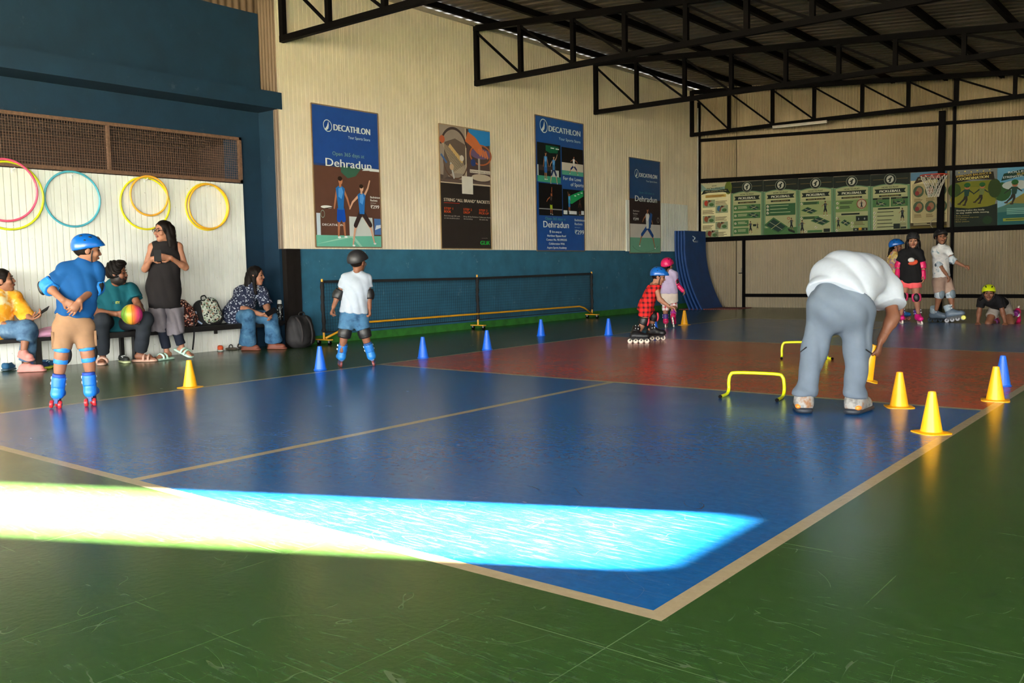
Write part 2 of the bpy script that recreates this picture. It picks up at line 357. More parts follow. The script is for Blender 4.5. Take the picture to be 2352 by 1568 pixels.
# roof: corrugated sheets, purlins, trusses
ROOFM = cladding('grey_roof_sheet', (70, 63, 54), 0.2)
rf = tag(MB().add([(XB-0.6, YB-0.5, ROOFZ(XB-0.6)+0.16), (XR+0.6, YB-0.5, ROOFZ(XR+0.6)+0.16), (XR+0.6, 18, ROOFZ(XR+0.6)+0.16), (XB-0.6, 18, ROOFZ(XB-0.6)+0.16)], [(0, 1, 2, 3)]).build('ceiling', ROOFM), 'sloping roof of dark corrugated metal sheets', None, None, 'structure')
UPX = np.array([0.078, 0, 1.0])/math.hypot(0.078, 1); SLX = np.array([1, 0, -0.078])/math.hypot(0.078, 1)
yy = YB-0.3
while yy < 17.5:
    w = 1.9
    L = XR-XB+1.0; k = int(w/0.10*4); V = []
    for i in range(k+1):
        a = w*i/k; t = (a/0.20) % 1; b = 0.028*max(0.0, min(1.0, (abs(t-0.5)-0.28)*12))
        for xx in (XB-0.5, XB-0.5+L): V += [np.array([xx, yy+a, ROOFZ(xx)+0.10])+UPX*b, np.array([xx, yy+a, ROOFZ(xx)+0.104])+UPX*b]
    F = []
    for i in range(k): b = 4*i; F += [(b, b+2, b+6, b+4), (b+1, b+5, b+7, b+3)]
    link_mesh('roof_sheet', V, F, ROOFM, rf); yy += w-0.03
for i, xx in enumerate(np.arange(-7.85, 4.5, 0.93)):
    MB().box((xx-0.03, YB, ROOFZ(xx)+0.01), (xx+0.03, 17.3, ROOFZ(xx)+0.095)).build('purlin', BLACKST, rf)
MB().box((XL+0.005, Y0, ROOFZ(XL)-0.02), (XL+0.05, 16.2, ROOFZ(XL)+0.03)).build('eaves_angle', M((150, 140, 125), 0.5), rf)
VX = [-8.05, -7.19, -6.25, -5.40, -4.48, -3.65, -2.83, -1.91, -1.02, -0.14, 0.74, 1.62, 2.5, 3.38, 4.4]
def truss(y, zb, label):
    t = thing('roof_truss', label, 'roof truss', (VX[0], y, zb), 'black steel trusses under the roof')
    zt = lambda x: ROOFZ(x)-0.045
    MB().bar((XL, y, zb+0.04), (XR, y, zb+0.04), 0.07, 0.075).build('bottom_chord', BLACKST, t)
    MB().bar((XL, y, zt(XL)), (XR, y, zt(XR)), 0.07, 0.085).build('top_chord', BLACKST, t)
    for i, x in enumerate(VX):
        if zt(x)-zb < 0.1: continue
        MB().bar((x, y, zb if i == 0 else zb+0.03), (x, y, zt(x)), 0.085 if i == 0 else 0.062, 0.062, up=(0, 1, 0)).build('vertical_strut', BLACKST, t)
        if i+1 < len(VX) and zt(VX[i+1])-zb > 0.15: MB().bar((x, y, zt(x)-0.05), (VX[i+1], y, zb+0.06), 0.032, 0.032).build('diagonal_strut', BLACKST, t)
truss(5.06, 3.74, 'black steel roof truss nearest the bay, over the first blue poster')
truss(8.69, 3.73, 'black steel roof truss meeting the wall above the racket stringing poster')
truss(12.0, 3.69, 'black steel roof truss meeting the wall between the two right blue posters')
truss(15.72, 3.66, 'black steel roof truss farthest away, just before the corrugated end wall')
truss(1.5, 3.74, 'black steel roof truss over the near end of the court'); truss(-2.2, 3.74, 'black steel roof truss behind the viewer')
# dark steel column below the cladding at the corner of the bay
tag(MB().box((XL-0.05, Y0+0.01, 0), (XL+0.035, Y0+0.12, 1.225)).box((XL-0.05, Y0+0.12, 0), (XL+0.02, Y0+0.24, 1.225)).build('column', DARKST), 'dark brown steel column below the cladding corner', None, None, 'structure')
# ------------------------------------------------------------------ flat print: posters
_TX = {}
def text_mesh(s):
    if s not in _TX:
        cu = bpy.data.curves.new('t', 'FONT'); cu.body = s; cu.size = 1.0; cu.resolution_u = 3
        ob = bpy.data.objects.new('t', cu); me = bpy.data.meshes.new_from_object(ob)
        V = np.array([v.co[:2] for v in me.vertices]).reshape(-1, 2); F = [tuple(p.vertices) for p in me.polygons]
        bpy.data.objects.remove(ob); bpy.data.meshes.remove(me); bpy.data.curves.remove(cu)
        _TX[s] = (V, F)
    return _TX[s]
CAPH = None
class Print:
    tone = 1.0
    """flat artwork in poster coordinates u,v (0..1), drawn in layers"""
    def __init__(s, O, U, Vv, N): s.O, s.U, s.W, s.N = [np.asarray(t, float) for t in (O, U, Vv, N)]; s.v = []; s.f = []; s.c = []; s.k = 0
    def put(s, P, F, col):
        s.k += 1; d = 0.0020+0.00022*s.k; b = len(s.v)
        for u, v in P: s.v.append(s.O+s.U*u+s.W*v+s.N*d); s.c.append(tuple(x*s.tone for x in col[:3])+(1,))
        s.f += [tuple(i+b for i in q) for q in F]
    def poly(s, P, rgb): s.put(P, [tuple(range(len(P)))], srgb(*rgb))
    def rect(s, u0, v0, u1, v1, rgb): s.poly([(u0, v0), (u1, v0), (u1, v1), (u0, v1)], rgb)
    def asp(s): return np.linalg.norm(s.U)/np.linalg.norm(s.W)
    def ell(s, u, v, ru, rv=None, rgb=(0, 0, 0), a=0.0, n=16):
        rv = ru*s.asp() if rv is None else rv; P = []; A = s.asp()
        for i in range(n):
            t = 2*math.pi*i/n; x, y = ru*math.cos(t), rv/A*math.sin(t); P.append((u+x*math.cos(a)-y*math.sin(a), v+(x*math.sin(a)+y*math.cos(a))*A))
        s.poly(P, rgb)
    def ring(s, u, v, r, t, rgb, n=24, a0=0, a1=2*math.pi, ry=None, tilt=0.0):
        A = s.asp(); P = []; F = []; ry = ry or r
        for i in range(n+1):
            q = a0+(a1-a0)*i/n
            for k in (1.0, 1-t/r):
                x, y = r*k*math.cos(q), ry*k*math.sin(q); P.append((u+x*math.cos(tilt)-y*math.sin(tilt), v+(x*math.sin(tilt)+y*math.cos(tilt))*A))
        F = [(2*i, 2*i+2, 2*i+3, 2*i+1) for i in range(n)]; s.put(P, F, srgb(*rgb))
    def limb(s, pts, w, rgb):
        A = s.asp(); w = w if isinstance(w, (list, tuple)) else [w]*len(pts)
        for i in range(len(pts)-1):
            (x0, y0), (x1, y1) = pts[i], pts[i+1]; dx, dy = x1-x0, (y1-y0)/A; L = math.hypot(dx, dy) or 1; nx, ny = -dy/L, dx/L
            a, b = w[i]/2, w[i+1]/2
            s.poly([(x0+nx*a, y0+ny*a*A), (x0-nx*a, y0-ny*a*A), (x1-nx*b, y1-ny*b*A), (x1+nx*b, y1+ny*b*A)], rgb)
            s.ell(x1, y1, b, None, rgb, n=8)
    def text(s, t, u, v, cap, rgb, align='L', width=None, bold=0, slope=0.0):
        V, F = text_mesh(t); x0, x1 = V[:, 0].min(), V[:, 0].max(); hs = cap*np.linalg.norm(s.W)/0.72
        ws = hs if width is None else width*np.linalg.norm(s.U)/(x1-x0)
        Wm, Hm = np.linalg.norm(s.U), np.linalg.norm(s.W); tw = (x1-x0)*ws/Wm
        off = {'L': 0, 'C': -tw/2, 'R': -tw}[align]
        for b in range(bold+1):
            e = b*(0.035 if bold < 2 else .045)*hs/Wm
            s.put([(u+off+(x-x0)*ws/Wm+e, v+y*hs/Hm+slope*(off+(x-x0)*ws/Wm)) for x, y in V], F, srgb(*rgb))
    def lines(s, u, v, w, h, n, rgb, jag=0.3):
        """rows of print too small to read"""
        for i in range(n):
            ww = w*(1-jag*random.random()); s.rect(u, v-i*h*2, u+ww, v-i*h*2+h, rgb)
    def flush(s, parent, name): s.build(parent, name); s.v, s.f, s.c = [], [], []
    def build(s, parent, name='printed_artwork'):
        o = link_mesh(name, s.v, s.f, PRINT, parent, cols=s.c); o['kind'] = 'stuff'; return o
def poster(O, U, Vv, N, label, base, frame=None):
    O, U, Vv, N = [np.asarray(t, float) for t in (O, U, Vv, N)]; O = O+N*0.012
    t = thing('wall_poster', label, 'poster', O+U*0.5-N*0.011)
    MB().prism([O, O+U, O+U+Vv, O+Vv], -N*0.012).build('board', M(base, 0.5, 0.08), t)
    p = Print(O, U, Vv, N)
    if frame:
        fr = MB(); e = 0.008
        for a, b in ((O, O+U), (O+U, O+U+Vv), (O+U+Vv, O+Vv), (O+Vv, O)): fr.bar(a, b, 0.014, 0.012, up=N)
        fr.build('board_edge', M(frame, 0.6), t)
    return t, p
NX = (1, 0, 0)
WHT = (238, 240, 238)
def brandmark(p, u, v, r, col=WHT, bg=(24, 66, 140)):
    p.ell(u, v, r, r*1.12*p.asp(), col, 0.5, 24); p.ell(u, v, r*0.86, r*0.97*p.asp(), bg, 0.5, 24)
    A = p.asp(); p.poly([(u-r*0.75, v-r*0.75*A), (u-r*0.15, v-r*0.05*A), (u+r*0.18, v+r*0.85*A), (u+r*0.30, v-r*0.25*A), (u+r*0.05, v-r*0.6*A), (u-r*0.3, v-r*0.85*A)], col)
    p.poly([(u+r*0.14, v-r*0.65*A), (u+r*0.28, v+r*0.2*A), (u+r*0.36, v-r*0.7*A)], bg)
def player(p, u, v, s, top, bot, skin=(176, 116, 84), arms=((-.35, .1), (.35, .1)), legs=((-.12, -1.0), (.14, -1.0)), hair=(40, 28, 22)):
    """small printed athlete: u,v at the hips, s = torso length in v"""
    A = p.asp(); X = lambda x, y: (u+x*s/A, v+y*s)
    for (kx, ky) in legs: p.limb([X(0.06 if kx > 0 else -0.06, 0), X(kx*0.75, ky*0.5), X(kx, ky)], [0.2*s/A, 0.13*s/A, 0.08*s/A], skin); p.ell(*X(kx+0.04, ky-0.05), 0.09*s/A, 0.045*s, WHT)
    for (kx, ky) in legs: p.limb([X(0.07 if kx > 0 else -0.07, 0.05), X(kx*0.7, ky*0.38)], [0.26*s/A, 0.24*s/A], bot)
    for (ax, ay) in arms: p.limb([X(math.copysign(0.17, ax), 0.86), X(ax*0.75, 0.86+(ay-0.86)*0.5), X(ax, ay)], [0.12*s/A, 0.1*s/A, 0.07*s/A], skin)
    p.poly([X(-0.15, 0), X(0.15, 0), X(0.2, 0.55), X(0.25, 0.9), X(0.1, 1.0), X(-0.1, 1.0), X(-0.25, 0.9), X(-0.2, 0.55)], top)
    p.poly([X(-0.12, 0.55), X(0.05, 0.45), X(0.16, 0.75), X(0.08, 0.95), X(-0.1, 0.9)], tuple(min(255, c+45) for c in top))
    p.limb([X(0, 0.95), X(0, 1.08)], 0.12*s/A, skin); p.ell(*X(0.02, 1.22), 0.115*s/A, 0.16*s, skin); p.ell(*X(0.0, 1.31), 0.125*s/A, 0.1*s, hair)
BLU = (24, 66, 140)
def leftwall(y0, y1, z0, z1): return (XL+0.004, y0, z0), (0, y1-y0, 0), (0, 0, z1-z0), NX

# poster 1
t, p = poster(*leftwall(5.465, 6.61, 1.25, 3.065), 'blue poster nearest the bay with two badminton players, below the first truss', BLU, (120, 96, 70))
p.rect(0, 0, 1, .585, (88, 60, 50)); p.rect(0, .575, 1, .59, (40, 60, 110)); p.poly([(.4, .585), (.72, .585), (.62, .52), (.5, .5), (.4, .54)], (52, 92, 76))
p.poly([(.72, .565), (1, .575), (1, .585), (.8, .588)], WHT); p.rect(.84, .566, 1, .583, WHT)
p.rect(0, 0, 1, .085, (104, 180, 158)); p.poly([(0, .02), (.5, .085), (.56, .085), (.7, 0), (.66, 0), (.53, .07)], (150, 205, 185))
p.rect(.02, .085, .075, .24, (200, 214, 226)); p.poly([(.5, .08), (.88, .085), (.86, .22), (.5, .225)], (206, 212, 208)); p.rect(.89, .095, 1, .215, (70, 110, 170)); p.poly([(.9, .13), (1, .15), (1, .17), (.92, .165)], (210, 220, 232))
p.text('DECATHLON', .1, .152, .016, (225, 225, 225), width=.31, bold=1)
p.ell(.17, .285, .085, .011, (232, 232, 228)); p.ring(.11, .235, .03, .006, (130, 150, 140), ry=.045); p.limb([(.11, .27), (.26, .285)], .01, (60, 50, 46))
player(p, .375, .27, .17, (34, 104, 176), (20, 72, 170), arms=((-.36, .05), (.5, .1)), legs=((-.16, -1.12), (.2, -1.1)))
player(p, .69, .245, .155, (40, 108, 182), (52, 40, 40), (214, 168, 140), arms=((-.75, .22), (.55, 1.6)), legs=((-.6, -1.45), (.75, -1.35)))
brandmark(p, .215, .858, .062); p.text('DECATHLON', .298, .832, .045, WHT, width=.55, bold=2); p.text('Your Sports Store', .85, .785, .021, WHT, 'R', .34)
p.text('Open 365 days at', .27, .655, .028, (128, 164, 158), width=.48); p.text('Dehradun', .165, .575, .058, WHT, width=.69, bold=1)
p.text('Badminton', .825, .366, .016, WHT, width=.155, bold=1); p.text('Rackets', .825, .343, .016, WHT, width=.11, bold=1); p.text('starting at', .825, .327, .008, (210, 205, 200), width=.09); p.text('₹299', .825, .29, .026, WHT, width=.135, bold=1)
p.build(t)
# poster 2 : racket stringing (machine-readable square left blank)
t, p = poster(*leftwall(7.82, 8.977, 1.24, 3.07), 'black poster about stringing rackets with two workshop photos on top', (36, 30, 28), (150, 124, 90))
p.rect(0, .535, 1, 1, (206, 190, 165)); p.rect(0, .56, .50, 1, (150, 138, 128)); p.rect(.52, .56, 1, .995, (74, 60, 58))
p.poly([(0, .6), (.5, .56), (.5, .54), (0, .54)], (78, 66, 64)); p.rect(0, .545, 1, .565, (92, 78, 72))
p.poly([(.06, .56), (.5, .7), (.5, .86), (.3, .9), (.1, .86)], (96, 84, 76))
for i in range(13): p.limb([(.05+i*.03, .86-i*.008), (.28+i*.018, .62)], .007, (196, 180, 152))
p.ring(.27, .8, .27, .03, (60, 50, 48), ry=.30, a0=0.2, a1=2.9); p.ring(.3, .72, .24, .018, (90, 66, 52), a0=3.1, a1=6.2); p.limb([(.18, .84), (.42, .72)], .05, (206, 172, 116)); p.limb([(.2, .7), (.26, .58)], .03, (190, 190, 190)); p.ell(.42, .745, .04, None, (214, 206, 198)); p.ell(.22, .665, .04, None, (202, 170, 140))
p.ell(.05, .88, .05, None, (176, 92, 60)); p.limb([(.02, .76), (.12, .7)], .03, (70, 100, 150))
p.flush(t, 'printed_photo'); p.poly([(.56, .995), (1, .995), (1, .88), (.8, .86), (.58, .9)], (40, 122, 190)); p.ell(.80, .80, .22, .045, (104, 86, 120)); p.ring(.8, .79, .23, .03, (170, 96, 60), ry=.14)
p.limb([(.52, .93), (.66, .89), (.78, .83)], [.14, .15, .13], (196, 110, 66))
for d in range(4): p.limb([(.76+d*.045, .84-d*.004), (.79+d*.05, .79-d*.006)], .035, (204, 118, 74))
p.limb([(.76, .76), (.76, .62)], .04, (170, 160, 150)); p.ell(.8, .6, .2, .03, (196, 180, 158)); p.ell(.64, .72, .05, None, (40, 60, 110)); p.rect(.57, .635, .99, .662, (214, 206, 190)); p.text('BADMINTON, TENNIS, SQUASH', .58, .64, .014, (40, 34, 30), width=.4)
p.flush(t, 'printed_photo'); p.rect(0, .532, 1, .54, (206, 190, 165)); p.rect(.405, .455, .625, .6, (226, 220, 206))
p.text('STRING “ALL BRAND” RACKETS', .05, .385, .026, (232, 220, 196), width=.91, bold=1); p.rect(.05, .37, .35, .374, (190, 60, 40))
for u, a, b, c1, c2 in ((.05, 'STEP 1', 'BOOK', 'Book through QR code', 'or visit decathlon.dlk.in'), (.42, 'STEP 2', 'DROP', 'Drop off the Racket at', 'the workshop'), (.735, 'STEP 3', 'PICK-UP', 'Collect your Racket', 'the same day')):
    p.text(a, u, .317, .019, (226, 92, 44), width=.17, bold=1); p.text(b, u, .292, .019, (226, 92, 44), width=.13 if b != 'PICK-UP' else .2, bold=1)
    p.text(c1, u, .262, .011, (206, 198, 186), width=.3 if u < .7 else .25); p.text(c2, u, .243, .011, (206, 198, 186), width=.29 if u < .1 else .18)
p.text('powered by', .78, .088, .007, (170, 160, 150), width=.12); p.text('GLiK', .745, .035, .034, (40, 176, 70), width=.2, bold=2)
p.build(t)
# poster 3
t, p = poster(*leftwall(10.17, 11.605, 1.215, 3.475), 'tallest blue poster with four small sports photos and an address', (20, 72, 146), (120, 96, 70))
brandmark(p, .17, .93, .075, bg=(20, 72, 146)); p.text('DECATHLON', .265, .898, .043, WHT, width=.66, bold=2); p.text('Your Sports Store', .93, .845, .022, WHT, 'R', .46)
def shot(u0, v0, u1, v1, bg, fl, wall=None):
    p.rect(u0, v0, u1, v1, bg); p.rect(u0, v0, u1, v0+(v1-v0)*.16, fl)
    if wall: p.rect(u0, v0+(v1-v0)*.16, u1, v0+(v1-v0)*.45, wall)
p.flush(t, 'lettering'); shot(.03, .515, .50, .805, (20, 24, 26), (60, 150, 124)); p.poly([(.2, .79), (.46, .79), (.44, .74), (.28, .735), (.2, .75)], (22, 92, 66)); p.rect(.3, .77, .37, .778, WHT); p.rect(.4, .768, .47, .776, WHT); p.rect(.03, .56, .05, .64, WHT); p.rect(.06, .6, .4, .64, (60, 52, 50)); p.rect(.3, .56, .46, .61, (200, 204, 202))
player(p, .19, .625, .085, (50, 120, 186), (34, 90, 160), arms=((-.35, .05), (.4, .1))); player(p, .345, .61, .08, (54, 124, 190), (34, 50, 90), (210, 160, 130), arms=((-.6, .3), (.6, 1.5)), legs=((-.5, -1.2), (.55, -1.2)))
p.flush(t, 'printed_photo'); shot(.51, .585, .97, .795, (20, 18, 18), (84, 160, 140), (216, 206, 192)); player(p, .76, .655, .06, (232, 228, 220), (26, 46, 100), arms=((-.7, .6), (.9, .5)), legs=((-.9, -.9), (.9, -.95)))
p.flush(t, 'printed_photo'); p.text('For the Love', .53, .545, .028, WHT, width=.38, bold=1); p.text('of Sports', .965, .503, .028, WHT, 'R', .28, bold=1)
p.flush(t, 'lettering'); shot(.03, .265, .50, .505, (12, 12, 14), (18, 18, 22)); p.rect(.03, .31, .5, .318, (150, 150, 150)); player(p, .27, .345, .07, (20, 18, 18), (170, 196, 50), (176, 100, 66), arms=((-.8, .35), (.15, 1.9)), legs=((-.1, -.9), (.2, -.95)))
p.flush(t, 'printed_photo'); shot(.51, .275, .97, .475, (12, 14, 16), (34, 40, 44)); p.poly([(.62, .42), (.95, .48), (.95, .43), (.7, .365), (.62, .37)], (30, 150, 90)); p.rect(.52, .282, .6, .312, WHT); p.rect(.64, .285, .8, .31, WHT); p.rect(.9, .285, .96, .315, WHT); player(p, .64, .365, .06, (50, 140, 196), (40, 110, 180), arms=((-.3, 1.5), (.3, .4)), legs=((-.1, -.9), (.15, -.9))); player(p, .86, .335, .05, (30, 26, 24), (24, 20, 20), (120, 66, 46))
for k in range(3): p.rect(.74+k*.07, .425+k*.013, .78+k*.07, .432+k*.013, WHT)
p.flush(t, 'printed_photo'); p.text('Open 365 days at', .13, .232, .022, (84, 160, 150), width=.42); p.text('Dehradun', .09, .175, .05, WHT, width=.52, bold=1)
p.ell(.225, .148, .012, None, WHT); p.poly([(.213, .145), (.237, .145), (.225, .13)], WHT)
for k, (s_, w_) in enumerate((('5km away at', .2), ('Haridwar Bypass Road', .38), ('Contact No. 9513992355', .42), ('Collaboration With', .32), ('Aspire Sports Academy', .4))): p.text(s_, .355, .136-k*.03, .016, WHT, 'C', w_, bold=1)
p.text('Badminton', .735, .232, .019, WHT, width=.22, bold=1); p.text('Rackets', .735, .202, .019, WHT, width=.17, bold=1); p.text('starting at', .735, .18, .008, (200, 210, 220), width=.12); p.text('₹299', .735, .13, .034, WHT, width=.2, bold=1)
p.build(t)
# poster 4
t, p = poster(*leftwall(13.165, 14.37, 1.18, 3.02), 'blue poster nearest the far corner with one badminton player lunging', (18, 62, 116), (110, 88, 66))
p.rect(0, 0, 1, .575, (46, 36, 36)); p.rect(0, .145, 1, .31, (206, 200, 192)); p.rect(0, 0, 1, .165, (110, 166, 140)); p.ring(.5, .09, .42, .012, (70, 110, 96), a0=3.3, a1=6.1, ry=.12)
player(p, .56, .265, .165, (226, 226, 222), (30, 74, 140), arms=((-.62, .42), (.68, .3)), legs=((-1.02, -1.1), (.98, -1.25))); p.poly([(.6, .27), (.66, .27), (.72, .42), (.66, .44), (.6, .36)], (44, 88, 150)); p.ring(.91, .36, .04, .01, (150, 140, 130), ry=.045); p.limb([(.86, .31), (.9, .335)], .012, (60, 50, 46))
brandmark(p, .225, .84, .065, bg=(18, 62, 116)); p.text('DECATHLON', .305, .81, .043, WHT, width=.57, bold=2); p.text('Your Sports Store', .88, .765, .018, WHT, 'R', .36); p.text('Open 365 days at', .28, .635, .024, (84, 140, 150), width=.5); p.text('Dehradun', .16, .55, .062, WHT, width=.71, bold=1)
p.text('Badminton', .1, .438, .018, (226, 220, 214), width=.19); p.text('Rackets', .1, .408, .018, (226, 220, 214), width=.14); p.text('starting at', .1, .39, .008, (200, 196, 190), width=.12); p.text('₹299', .1, .347, .028, WHT, width=.17, bold=1)
p.build(t)

# far wall posters (print colours toned down evenly)
Print.tone = 0.62
def farposter(x0, x1, yt0, yt1, yb0, yb1, label, base):
    bl, br, tl = farw(x0, yb0, .03), farw(x1, yb1, .03), farw(x0, yt0, .03); return poster(bl, br-bl, tl-bl, -FN, label, base)
top = lambda x: 423-(x-1610)*(423-383)/742; bot = lambda x: 547-(x-1610)*(547-520)/742
def fp(x0, x1, label, base): return farposter(x0, x1, top(x0), top(x1), bot(x0), bot(x1), label, base)
CRM = (196, 188, 142); DKG = (26, 34, 28); GRN = (74, 118, 70); INK = (24, 36, 28)
t, p = fp(1611, 1678, 'cream poster of pickleball health benefits in the far left corner', CRM)
p.rect(0, .86, 1, 1, (130, 160, 150)); p.poly([(.2, .9), (.8, .93), (1, 1), (.0, 1)], (188, 186, 150)); p.ell(.93, .9, .12, .12, (96, 110, 40)); p.text('HOW', .37, .94, .025, INK, width=.16, bold=1); p.text('PICKLEBALL', .2, .888, .035, INK, width=.55, bold=1)
p.poly([(.0, .8), (.1, .885), (.5, .87), (.9, .885), (1, .8), (.75, .83), (.25, .83)], INK); p.text('HELPS IMPROVE HEALTH', .14, .845, .02, CRM, width=.72, bold=1); p.poly([(.15, .79), (.85, .79), (.85, .74), (.15, .74)], (206, 172, 84)); p.lines(.17, .775, .66, .008, 3, (120, 84, 50))
for u, v, c in ((.06, .56, (176, 60, 40)), (.5, .45, (60, 110, 140)), (.06, .27, (150, 80, 50)), (.5, .15, (120, 96, 70)), (.18, .0, (130, 50, 40))):
    p.rect(u, v, u+.42, v+.14, (150, 164, 130)); p.ell(u+.12, v+.08, .07, .05, c); p.limb([(u+.14, v+.02), (u+.18, v+.1), (u+.28, v+.12)], .04, (140, 84, 56)); p.ell(u+.3, v+.05, .08, .03, (70, 110, 60)); p.ell(u+.22, v+.12, .03, None, (60, 40, 30))
for u, v in ((.5, .66), (.06, .5), (.5, .37), (.06, .22), (.5, .09)): p.lines(u, v, .4, .01, 4, (110, 96, 70))
p.build(t)
def howto(p, k):
    p.rect(0, .8, 1, 1, DKG); p.poly([(0, 0), (1, 0), (1, .79), (.75, .82), (.5, .835), (.25, .82), (0, .79)], (104, 140, 104)); p.poly([(.06, .02), (.94, .02), (.94, .78), (.75, .805), (.5, .82), (.25, .805), (.06, .78)], (172, 176, 130))
    p.rect(.06, .905, .34, .91, (140, 116, 60)); p.rect(.66, .905, .95, .91, (140, 116, 60)); p.ell(.5, .9, .17, .1, DKG, n=24); p.ring(.5, .9, .155, .012, (150, 156, 136)); p.ell(.5, .905, .095, .066, (206, 204, 186), n=20)
    p.poly([(.43, .9), (.5, .93), (.53, .92), (.52, .86), (.46, .85), (.48, .89)], (44, 52, 44)); p.ell(.53, .93, .022, None, INK); p.text('HOW TO PLAY', .5, .755, .028, INK, 'C', .42, bold=1)
    p.poly([(.1, .74), (.9, .74), (.86, .7), (.9, .665), (.1, .665), (.14, .7)], INK); p.text('PICKLEBALL', .5, .682, .04, (224, 222, 198), 'C', .54, bold=2); p.rect(.08, .645, .92, .655, (200, 200, 150)); p.rect(.22, .605, .78, .635, INK); p.text(('BASIC OBJECTIVE', 'COURT BASICS', 'SERVE RULES', 'KITCHEN RULE', 'SINGLES & DOUBLES')[k], .5, .612, .016, (190, 160, 90), 'C', .44)
def tick(p, u, v): p.ell(u, v, .036, None, (214, 208, 180)); p.limb([(u-.016, v), (u-.003, v-.01), (u+.02, v+.014)], .01, INK)
def minicourt(p, u, v, w, h): p.poly([(u, v+h*.55), (u+w*.4, v+h), (u+w, v+h*.4), (u+w*.62, v)], (60, 104, 60)); p.poly([(u+w*.1, v+h*.55), (u+w*.4, v+h*.9), (u+w*.9, v+h*.42), (u+w*.6, v+h*.1)], (30, 58, 50)); p.limb([(u+w*.3, v+h*.3), (u+w*.68, v+h*.68)], .012, (200, 196, 130)); p.limb([(u+w*.24, v+h*.73), (u+w*.76, v+h*.24)], .008, (200, 196, 170))
def kid(p, u, v, s): player(p, u, v, s, (24, 34, 36), (20, 24, 26), (150, 100, 70), arms=((-.6, .4), (.5, .7)), legs=((-.25, -1.1), (.3, -1.1)))
lab = ['first green pickleball rules poster, right after the cream one', 'pickleball rules poster with a large green court at its bottom', 'pickleball rules poster with two players serving, middle of the five', 'pickleball rules poster with a round red warning picture', 'last of the green pickleball rules posters, left of the hoop']
for k, (x0, x1) in enumerate(((1680, 1753), (1754, 1833), (1834, 1914), (1915, 1999), (2000, 2090))):
    t, p = fp(x0, x1, lab[k], (120, 140, 100)); howto(p, k)
    if k == 0:
        for v in (.47, .33, .19, .05): p.rect(.08, v, .92, v+.11, GRN); tick(p, .14, v+.055); p.lines(.22, v+.07, .3, .012, 2, (190, 190, 150))
        minicourt(p, .52, .47, .4, .11); minicourt(p, .5, .33, .42, .11); p.rect(.56, .03, .93, .3, (180, 180, 130)); kid(p, .62, .15, .09); kid(p, .84, .17, .05); p.rect(.7, .18, .8, .22, INK)
    if k == 1:
        p.rect(.07, .36, .93, .57, (48, 92, 58))
        for v in (.53, .47, .41): tick(p, .13, v); p.lines(.2, v, .6, .012, 1, (170, 186, 140))
        p.rect(.02, .02, .98, .14, GRN); minicourt(p, .02, .03, .7, .3); kid(p, .82, .18, .09); p.ring(.74, .3, .04, .012, (170, 50, 40)); p.poly([(.72, .12), (.92, .07), (.92, .03), (.74, .07)], INK)
    if k == 2:
        p.rect(.06, .34, .94, .58, (150, 164, 110)); p.rect(.06, .53, .6, .58, GRN); tick(p, .1, .55); p.lines(.16, .56, .4, .012, 2, INK); minicourt(p, .08, .36, .48, .13); kid(p, .78, .44, .1); p.rect(.06, .27, .6, .32, GRN); tick(p, .1, .29); p.lines(.16, .3, .4, .012, 2, INK); minicourt(p, .36, .15, .56, .16); kid(p, .12, .12, .1); tick(p, .52, .12); tick(p, .22, .05); p.rect(.28, .03, .7, .07, GRN); p.rect(.74, .03, .92, .09, INK)
    if k == 3:
        p.rect(.06, .37, .94, .58, (116, 146, 88)); tick(p, .11, .53); tick(p, .11, .45); p.lines(.18, .54, .4, .012, 2, INK); p.lines(.18, .46, .3, .012, 2, INK); p.ell(.77, .5, .13, .09, (190, 176, 150)); p.ring(.77, .5, .135, .02, (140, 50, 36)); kid(p, .77, .47, .06); p.rect(.22, .315, .72, .345, INK); p.rect(.06, .04, .94, .3, (150, 164, 110)); tick(p, .1, .27); p.rect(.62, .2, .94, .29, INK); p.text('3', .68, .225, .03, WHT); p.text('0', .84, .225, .03, WHT); kid(p, .14, .16, .08); minicourt(p, .2, .12, .28, .12); tick(p, .52, .17); tick(p, .52, .11); p.lines(.58, .18, .3, .012, 3, (110, 100, 70)); tick(p, .1, .05); p.rect(.55, .03, .94, .08, INK); p.rect(.7, .04, .78, .085, (200, 150, 40)); p.text('10', .6, .042, .024, WHT); p.text('9', .86, .042, .024, WHT)
    if k == 4:
        p.rect(.06, .43, .49, .59, GRN); p.rect(.52, .43, .95, .59, GRN); p.rect(.06, .56, .49, .59, INK); p.rect(.52, .56, .95, .59, INK); p.text('SINGLES', .18, .565, .016, CRM); p.text('DOUBLES', .66, .565, .016, CRM); minicourt(p, .12, .44, .32, .09); minicourt(p, .57, .44, .32, .09); kid(p, .17, .5, .04); kid(p, .6, .5, .04); kid(p, .86, .5, .04); p.rect(.2, .385, .76, .41, INK)
        for v in (.33, .26, .19, .13, .07): tick(p, .11, v); p.lines(.18, v+.005, .5, .012, 1, INK)
        kid(p, .82, .27, .09); p.rect(.6, .04, .76, .13, INK); p.rect(.78, .09, .92, .14, (150, 150, 110)); p.rect(.78, .04, .92, .075, INK)
    p.build(t)
t, p = fp(2092, 2175, 'weathered poster with round photos directly behind the basketball net', (170, 156, 104))
p.rect(0, .86, 1, 1, (90, 130, 160)); p.poly([(.08, .8), (.2, .92), (.9, .95), (.95, .85), (.5, .86)], (60, 44, 26)); p.text('PLAYING', .22, .86, .03, CRM, width=.5, bold=1); p.rect(.04, .14, .96, .8, (178, 166, 122))
